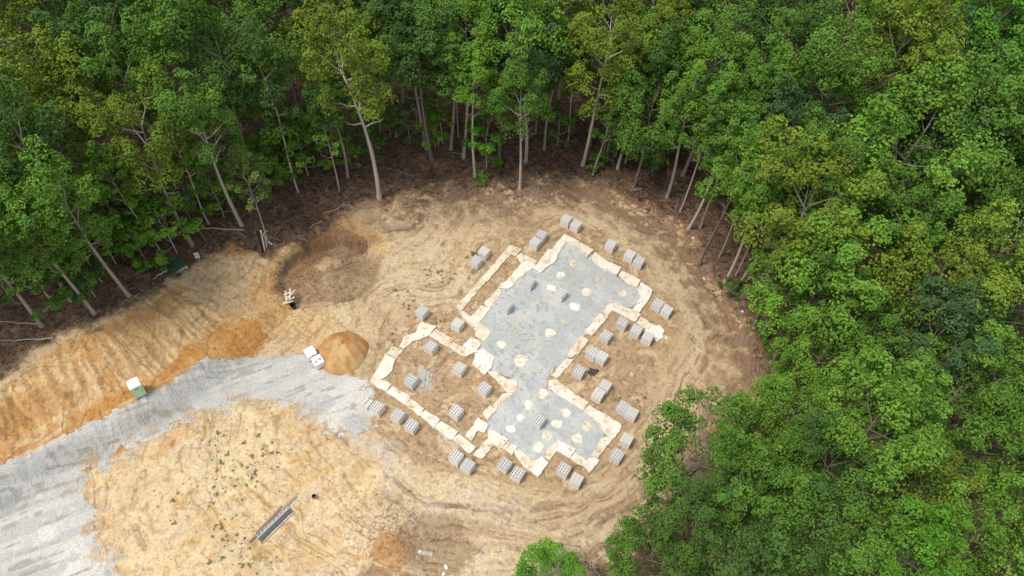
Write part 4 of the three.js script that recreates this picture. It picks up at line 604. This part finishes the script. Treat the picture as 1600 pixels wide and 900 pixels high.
{ // scrap lumber and bucket
  const pale = [[0.72, 0.66, 0.55], [0.62, 0.55, 0.43]].map((c) => std(new THREE.Color().setRGB(...c), 0.85)), [x, y, z] = onGround(449, 469), r = rng(12);
  for (let k = 0; k < 9; k++) { const L = 1.3 + r() * 1.3, b = new THREE.Mesh(new THREE.BoxGeometry(L, 0.05, 0.16 + 0.08 * r()), pale[k % 2]); b.position.set(x + (r() - 0.5) * 1.2, y + 0.12 + k * 0.055, z + (r() - 0.5) * 1.2); b.rotation.set((r() - 0.5) * 0.2, k % 3 === 0 ? 0.5 + r() * 0.4 : r() * 3, (r() - 0.5) * 0.25);
    add(b, 'scrap_board', ['lowest', 'second lowest', 'third lowest', 'fourth lowest', 'middle', 'fourth highest', 'third highest', 'second highest', 'topmost'][k] + ' pale board of the scrap pile beside the black bucket', 'board', 'scrap boards by the pit'); }
  const [bx, by, bz] = onGround(459, 481), bk = group(bx, by - 0.02, bz), bm = std(new THREE.Color().setRGB(0.015, 0.016, 0.02), 0.4);
  part(bk, 'shell', new THREE.LatheGeometry([[0.001, 0.02], [0.29, 0.02], [0.36, 0.7], [0.39, 0.72], [0.35, 0.73], [0.32, 0.69], [0.26, 0.06], [0.001, 0.06]].map((p) => new THREE.Vector2(...p)), 18), bm); part(bk, 'handle', new THREE.TorusGeometry(0.35, 0.018, 5, 18, Math.PI).rotateX(-1.2).translate(0, 0.7, 0), bm);
  add(bk, 'bucket', 'black barrel-like bucket beside the scrap boards at the pit', 'bucket');
  const [cx, cy, cz] = onGround(491.5, 777), sm = group(cx, cy - 0.01, cz); part(sm, 'shell', new THREE.LatheGeometry([[0.001, 0.01], [0.2, 0.01], [0.25, 0.4], [0.22, 0.4], [0.18, 0.05], [0.001, 0.05]].map((p) => new THREE.Vector2(...p)), 16), bm); part(sm, 'rim', new THREE.TorusGeometry(0.245, 0.02, 5, 18).rotateX(Math.PI / 2).translate(0, 0.4, 0), std(new THREE.Color().setRGB(0.4, 0.4, 0.4), 0.5));
  add(sm, 'bucket', 'small dark bucket alone on the pale mound', 'bucket');
}
{ // steel mesh trays and long boards on the mound
  const a = planWay([413, 837], [448, 803]), q = onGround(430, 819), g = group(q[0], q[1] + 0.03, q[2], -a), blue = std(new THREE.Color().setRGB(0.075, 0.085, 0.11), 0.6), pale = std(new THREE.Color().setRGB(0.34, 0.37, 0.41), 0.5);
  part(g, 'panel', mergeGeometries([box(4.3, 0.12, 0.44, 0, 0.06, 0.12), ...[-1.8, -1.2, -0.6, 0, 0.6, 1.2, 1.8].map((x) => box(0.06, 0.05, 0.5, x, 0.145, 0.15))]), blue);
  part(g, 'rail', box(4.5, 0.1, 0.06, 0, 0.05, 0.6), pale); part(g, 'rail', box(4.5, 0.1, 0.06, 0, 0.05, -0.16), pale); part(g, 'rail', box(4.5, 0.1, 0.06, 0, 0.05, -0.52), pale);
  for (let k = 0; k < 9; k++) part(g, 'rung', box(0.2, 0.06, 0.3, -2 + k * 0.5, 0.06, -0.34), pale);
  add(g, 'steel_form_panel', 'blue grey ladder-like steel form panel lying on the pale mound', 'panel');
  const board = (p1, p2, w, m, label) => { const A = onGround(...p1), B = onGround(...p2), L = Math.hypot(B[0] - A[0], B[2] - A[2]), b = new THREE.Mesh(new THREE.BoxGeometry(L, 0.07, w), m); b.position.set((A[0] + B[0]) / 2, Math.max(A[1], B[1]) + 0.08, (A[2] + B[2]) / 2); b.rotation.y = -Math.atan2(B[2] - A[2], B[0] - A[0]); b.rotation.z = 0; add(b, 'long_board', label, 'board', 'long boards on the mound'); };
  const br = std(new THREE.Color().setRGB(0.22, 0.15, 0.1), 0.9), gr = std(new THREE.Color().setRGB(0.3, 0.27, 0.22), 0.9);
  board([390, 848], [441, 793], 0.24, br, 'dark brown long board beside the steel form panel'); board([400, 833], [440, 791], 0.12, gr, 'thin grey board along the outer side of the dark brown one'); board([440, 797], [463, 776], 0.28, gr, 'short grey board beyond the end of the steel form panel');
}
{ // black heap, concrete strip, white scraps
  const lump = (seed, rx, ry, rz, rough) => { const g = new THREE.IcosahedronGeometry(1, 3), p = g.attributes.position; for (let i = 0; i < p.count; i++) { const x = p.getX(i), y = p.getY(i), z = p.getZ(i), k = 1 + rough * (fbm(x * 2.2 + seed, z * 2.2 + y * 1.7 + seed, 3) - 0.5); p.setXYZ(i, x * rx * k, Math.max(-0.1, y * ry * k), z * rz * k); } g.computeVertexNormals(); return g; };
  const h = P(928, 581), m = new THREE.Mesh(lump(3, 0.6, 0.16, 0.45, 1.6), std(new THREE.Color().setRGB(0.06, 0.055, 0.05), 0.9)); m.position.set(h[0], 0.02, h[1]); add(m, 'black_heap', 'low heap of black sheeting on the soil right of the trench', 'heap');
  const sm = std(new THREE.Color().setRGB(0.42, 0.43, 0.43), 0.95, { bumpMap: concreteBump, bumpScale: 0.05 }), strips = group(0, 0, 0);
  part(strips, 'slab', slab([[345, 530], [365, 437], [398, 442], [385, 545]].map((p) => P(...c2(p), 0.05)), 0.09, 0.15, 77), sm); part(strips, 'slab', slab([[392, 540], [402, 447], [418, 452], [412, 500], [405, 540]].map((p) => P(...c2(p), 0.05)), 0.07, 0.2, 78), sm);
  add(strips, 'concrete_strip', 'grey concrete strip lying in the left soil room next to a block cube', 'slab');
  const wm = std(new THREE.Color().setRGB(0.78, 0.78, 0.78), 0.8), r = rng(9);
  [[656, 862, 'white scrap on the grey soil at the bottom border'], [697, 886, 'white scrap at the bottom edge right of the orange heap'], [693, 897, 'lowest white scrap at the bottom border'], [1100, 436, 'white scrap on the right slope, upper one'], [1160, 487, 'white scrap on the right slope, lower one'], [1041, 528, 'small pale rubble beside the white concrete spill'], [1083, 372, 'pale scrap near the upper right trunks'], [568, 608, 'small white ball of debris above the broken-open cube']].forEach(([px, py, label], i) => { const [x, y, z] = onGround(px, py), o = new THREE.Mesh(lump(20 + i, 0.14 + 0.14 * r(), 0.08, 0.1 + 0.07 * r(), 1.1), wm); o.position.set(x, y + 0.03, z); o.rotation.y = r() * 3; add(o, 'white_scrap', label, 'scrap', 'white scraps of debris'); });
}
{ // fallen trunks and branches at the wood edge
  const pale = std(new THREE.Color().setRGB(0.42, 0.37, 0.31), 0.95, { vertexColors: true }), r = rng(88);
  [[-12, 504, 67, 507, 0.09, 'upper of two pale fallen trunks at the left border'], [-12, 535, 85, 529, 0.1, 'lower of two pale fallen trunks at the left border'], [245, 357, 384, 360, 0.13, 'long whitish fallen trunk behind the orange soil patch'], [240, 437, 262, 424, 0.16, 'short thick log left of the green cabinet'], [315, 402, 378, 389, 0.06, 'thin pale branch lying right of the meter post'], [506, 335, 531, 325, 0.09, 'pale fallen branch above the pit slope'], [483, 357, 502, 346, 0.08, 'dark fallen branch above the pit'], [352, 345, 385, 372, 0.06, 'thin fallen branch crossing behind the straight pale tree'], [300, 340, 322, 377, 0.06, 'thin leaning branch beside the wide forked oak'], [700, 238, 728, 243, 0.09, 'fallen log between the two parallel trunks'], [1050, 220, 1090, 245, 0.12, 'dark fallen trunk in the upper right wood edge'], [895, 275, 912, 284, 0.07, 'pale fallen branch at the top of the clearing'], [1185, 517, 1200, 514, 0.12, 'short log at the foot of the forked slope tree'], [20, 575, 45, 548, 0.05, 'thin stick at the crest of the bank on the left'], [600, 262, 640, 275, 0.06, 'thin branch on the litter right of the lone tall tree'], [940, 300, 975, 312, 0.05, 'thin stick on the bare soil at the top right']].forEach(([x1, y1, x2, y2, rad, label], i) => {
    const A = onGround(x1, y1), B = onGround(x2, y2), pts = [], rr = []; for (let k = 0; k <= 9; k++) { const t = k / 9, x = lerp(A[0], B[0], t) + (r() - 0.5) * 0.25, z = lerp(A[2], B[2], t) + (r() - 0.5) * 0.25; pts.push(new THREE.Vector3(x, height(x, z) + rad * 0.8 + 0.12 * Math.sin(t * 3), z)); rr.push(rad * (0.45 + 0.55 * t)); }
    add(new THREE.Mesh(tube(pts, rr, 6, (a, b) => 0.8 + 0.4 * noise(a + i, b * 2)), pale), 'fallen_branch', label, 'branch', 'fallen wood at the edge'); });
}
{ // weeds, clods, twigs: too many to count
  const r = rng(606), M = new THREE.Matrix4(), Q = new THREE.Quaternion(), E = new THREE.Euler(), tuft = (() => { const L = new Leaves(); for (let k = 0; k < 16; k++) { const a = r() * 6.28, d = r() * 0.5; L.leaf(Math.cos(a) * d, 0.1 + r() * 0.3, Math.sin(a) * d, Math.cos(a) * 0.5, 0.8, Math.sin(a) * 0.5, 0.38, 0.2, r, 1); } return L.geometry(); })();
  const put = (geo, mat, list, name, label, category) => { const m = new THREE.InstancedMesh(geo, mat, list.length); list.forEach(([x, y, z, s, sy, rx, ry, rz, c], i) => { M.compose(new THREE.Vector3(x, y, z), Q.setFromEuler(E.set(rx, ry, rz)), new THREE.Vector3(s, sy, s)); m.setMatrixAt(i, M); if (c) m.setColorAt(i, new THREE.Color().setRGB(...c)); }); stuff(m, name, label, category); };
  const weeds = [], zones = [[378, 700, 60, 36, 40], [345, 770, 40, 46, 34], [400, 735, 40, 30, 24], [290, 710, 60, 50, 16], [360, 835, 30, 25, 26], [385, 880, 46, 26, 30], [270, 790, 50, 50, 12], [690, 432, 26, 14, 34], [742, 400, 14, 10, 12], [672, 500, 22, 16, 30], [612, 530, 8, 16, 10], [640, 470, 30, 16, 14], [1000, 620, 14, 6, 8], [950, 630, 20, 10, 6], [850, 290, 60, 12, 40], [960, 285, 60, 14, 40], [720, 560, 40, 40, 6], [560, 600, 20, 10, 5], [548, 575, 6, 4, 4]];
  for (const [px, py, sx, sy, n] of zones) for (let k = 0; k < n; k++) { const a = px + (r() + r() + r() - 1.5) * sx * 1.1, b = py + (r() + r() + r() - 1.5) * sy * 1.1, [x, y, z] = onGround(a, b); if (roadD(x, z) < 0.6) continue; const s = 0.12 + 0.5 * r() ** 3 + 0.12 * r(); weeds.push([x, y, z, s, s * 0.8, 0, r() * 6, 0, [0.7 + 0.6 * r(), 0.8 + 0.4 * r(), 0.8 + 0.4 * r()]]); }
  put(tuft, std(new THREE.Color().setRGB(0.24, 0.25, 0.12), 0.8, { vertexColors: true, side: THREE.DoubleSide }), weeds, 'weeds', 'scattered green weeds growing on the bare soil', 'weeds');
  const rock = new THREE.DodecahedronGeometry(1, 0), clods = [];
  for (let n = 0; n < 60000 && clods.length < 9000; n++) { const x = lerp(-66, 34, r()), z = lerp(-26, 34, r()), d = fbm(x * 0.35 + 3, z * 0.35, 3), hd = houseD(x, z), pitty = pitHere(x, z) < 1.1 || Math.hypot((x - heapC[0]) / 5, (z - heapC[1]) / 4) < 1; if (hd < 0.2 || forestD(x, z) > 1 || roadD(x, z) < 0.3 || (!pitty && r() > sstep(0.42, 0.7, d) * 0.6)) continue; const s = 0.03 + 0.1 * r() ** 3 + (pitty ? 0.03 : 0), c = groundColour(x, z), k = 0.85 + 0.3 * r(); clods.push([x, height(x, z) + s * 0.2, z, s, s * 0.7, r() * 6, r() * 6, 0, c.map((v) => v * k)]); }
  for (const [a, b, top, q] of footingEdges) { const L = Math.hypot(b[0] - a[0], b[1] - a[1]); for (let k = 0; k < L * 9; k++) { const t = r(), w = (r() + r() + r() - 1.5) * 0.5, nx = (b[1] - a[1]) / L, nz = -(b[0] - a[0]) / L, x = lerp(a[0], b[0], t) + nx * w, z = lerp(a[1], b[1], t) + nz * w, s = 0.025 + 0.075 * r() ** 3, c = mixc(CLAY.deep, CLAY.tan, r()), on = segNear(q, x, z).d < -0.02; if (!on || r() < 0.3) clods.push([x, (on ? top : 0.02) + s * 0.2, z, s, s * 0.6, r() * 6, r() * 6, 0, c]); } }
  put(rock, std(0xffffff, 1), clods, 'soil_clods', 'loose clods of soil strewn over the cleared ground', 'soil');
  const twig = new THREE.CylinderGeometry(0.02, 0.035, 1, 5).rotateZ(Math.PI / 2), twigs = [];
  for (let n = 0; n < 60000 && twigs.length < 5200; n++) { const x = lerp(-78, 44, r()), z = lerp(-44, 30, r()), fd = forestD(x, z); if (fd < -5 || (fd < 0 && (x < -18 || r() > 0.25 * (1 + fd / 5))) || fd > 30) continue; const s = 0.4 + 1.9 * r() * r(); twigs.push([x, height(x, z) + 0.04, z, s, 1, 0, r() * 6.28, (r() - 0.5) * 0.15, r() < 0.3 ? [0.4, 0.35, 0.3] : [0.16 + 0.1 * r(), 0.12 + 0.07 * r(), 0.09]]); }
  put(twig, std(0xffffff, 1), twigs, 'fallen_twigs', 'dead twigs and sticks lying on the leaf litter', 'twigs');
  const leafy = (() => { const L = new Leaves(); for (let k = 0; k < 7; k++) L.leaf((r() - 0.5) * 0.8, 0.03 + r() * 0.08, (r() - 0.5) * 0.8, (r() - 0.5) * 0.8, 0.9, (r() - 0.5) * 0.8, 0.24, 0.15, r, 1); return L.geometry(); })(), leaves = [];
  for (let n = 0; n < 90000 && leaves.length < 14000; n++) { const x = lerp(-78, 44, r()), z = lerp(-44, 30, r()), fd = forestD(x, z); if (fd < (x < -22 ? 0.6 : -2) || fd > 26 || (fd < 1 && r() > 0.3)) continue; const k = 0.6 + 0.8 * r(); leaves.push([x, height(x, z) + 0.02, z, 0.7 + r() * 0.8, 1, 0, r() * 6.28, 0, [0.17 * k, 0.115 * k, 0.08 * k]]); }
  put(leafy, std(0xffffff, 1, { vertexColors: true, side: THREE.DoubleSide }), leaves, 'leaf_litter', 'brown dead leaves covering the floor of the wood', 'leaf litter');
}
console.log('all');

renderer.render(scene, camera);
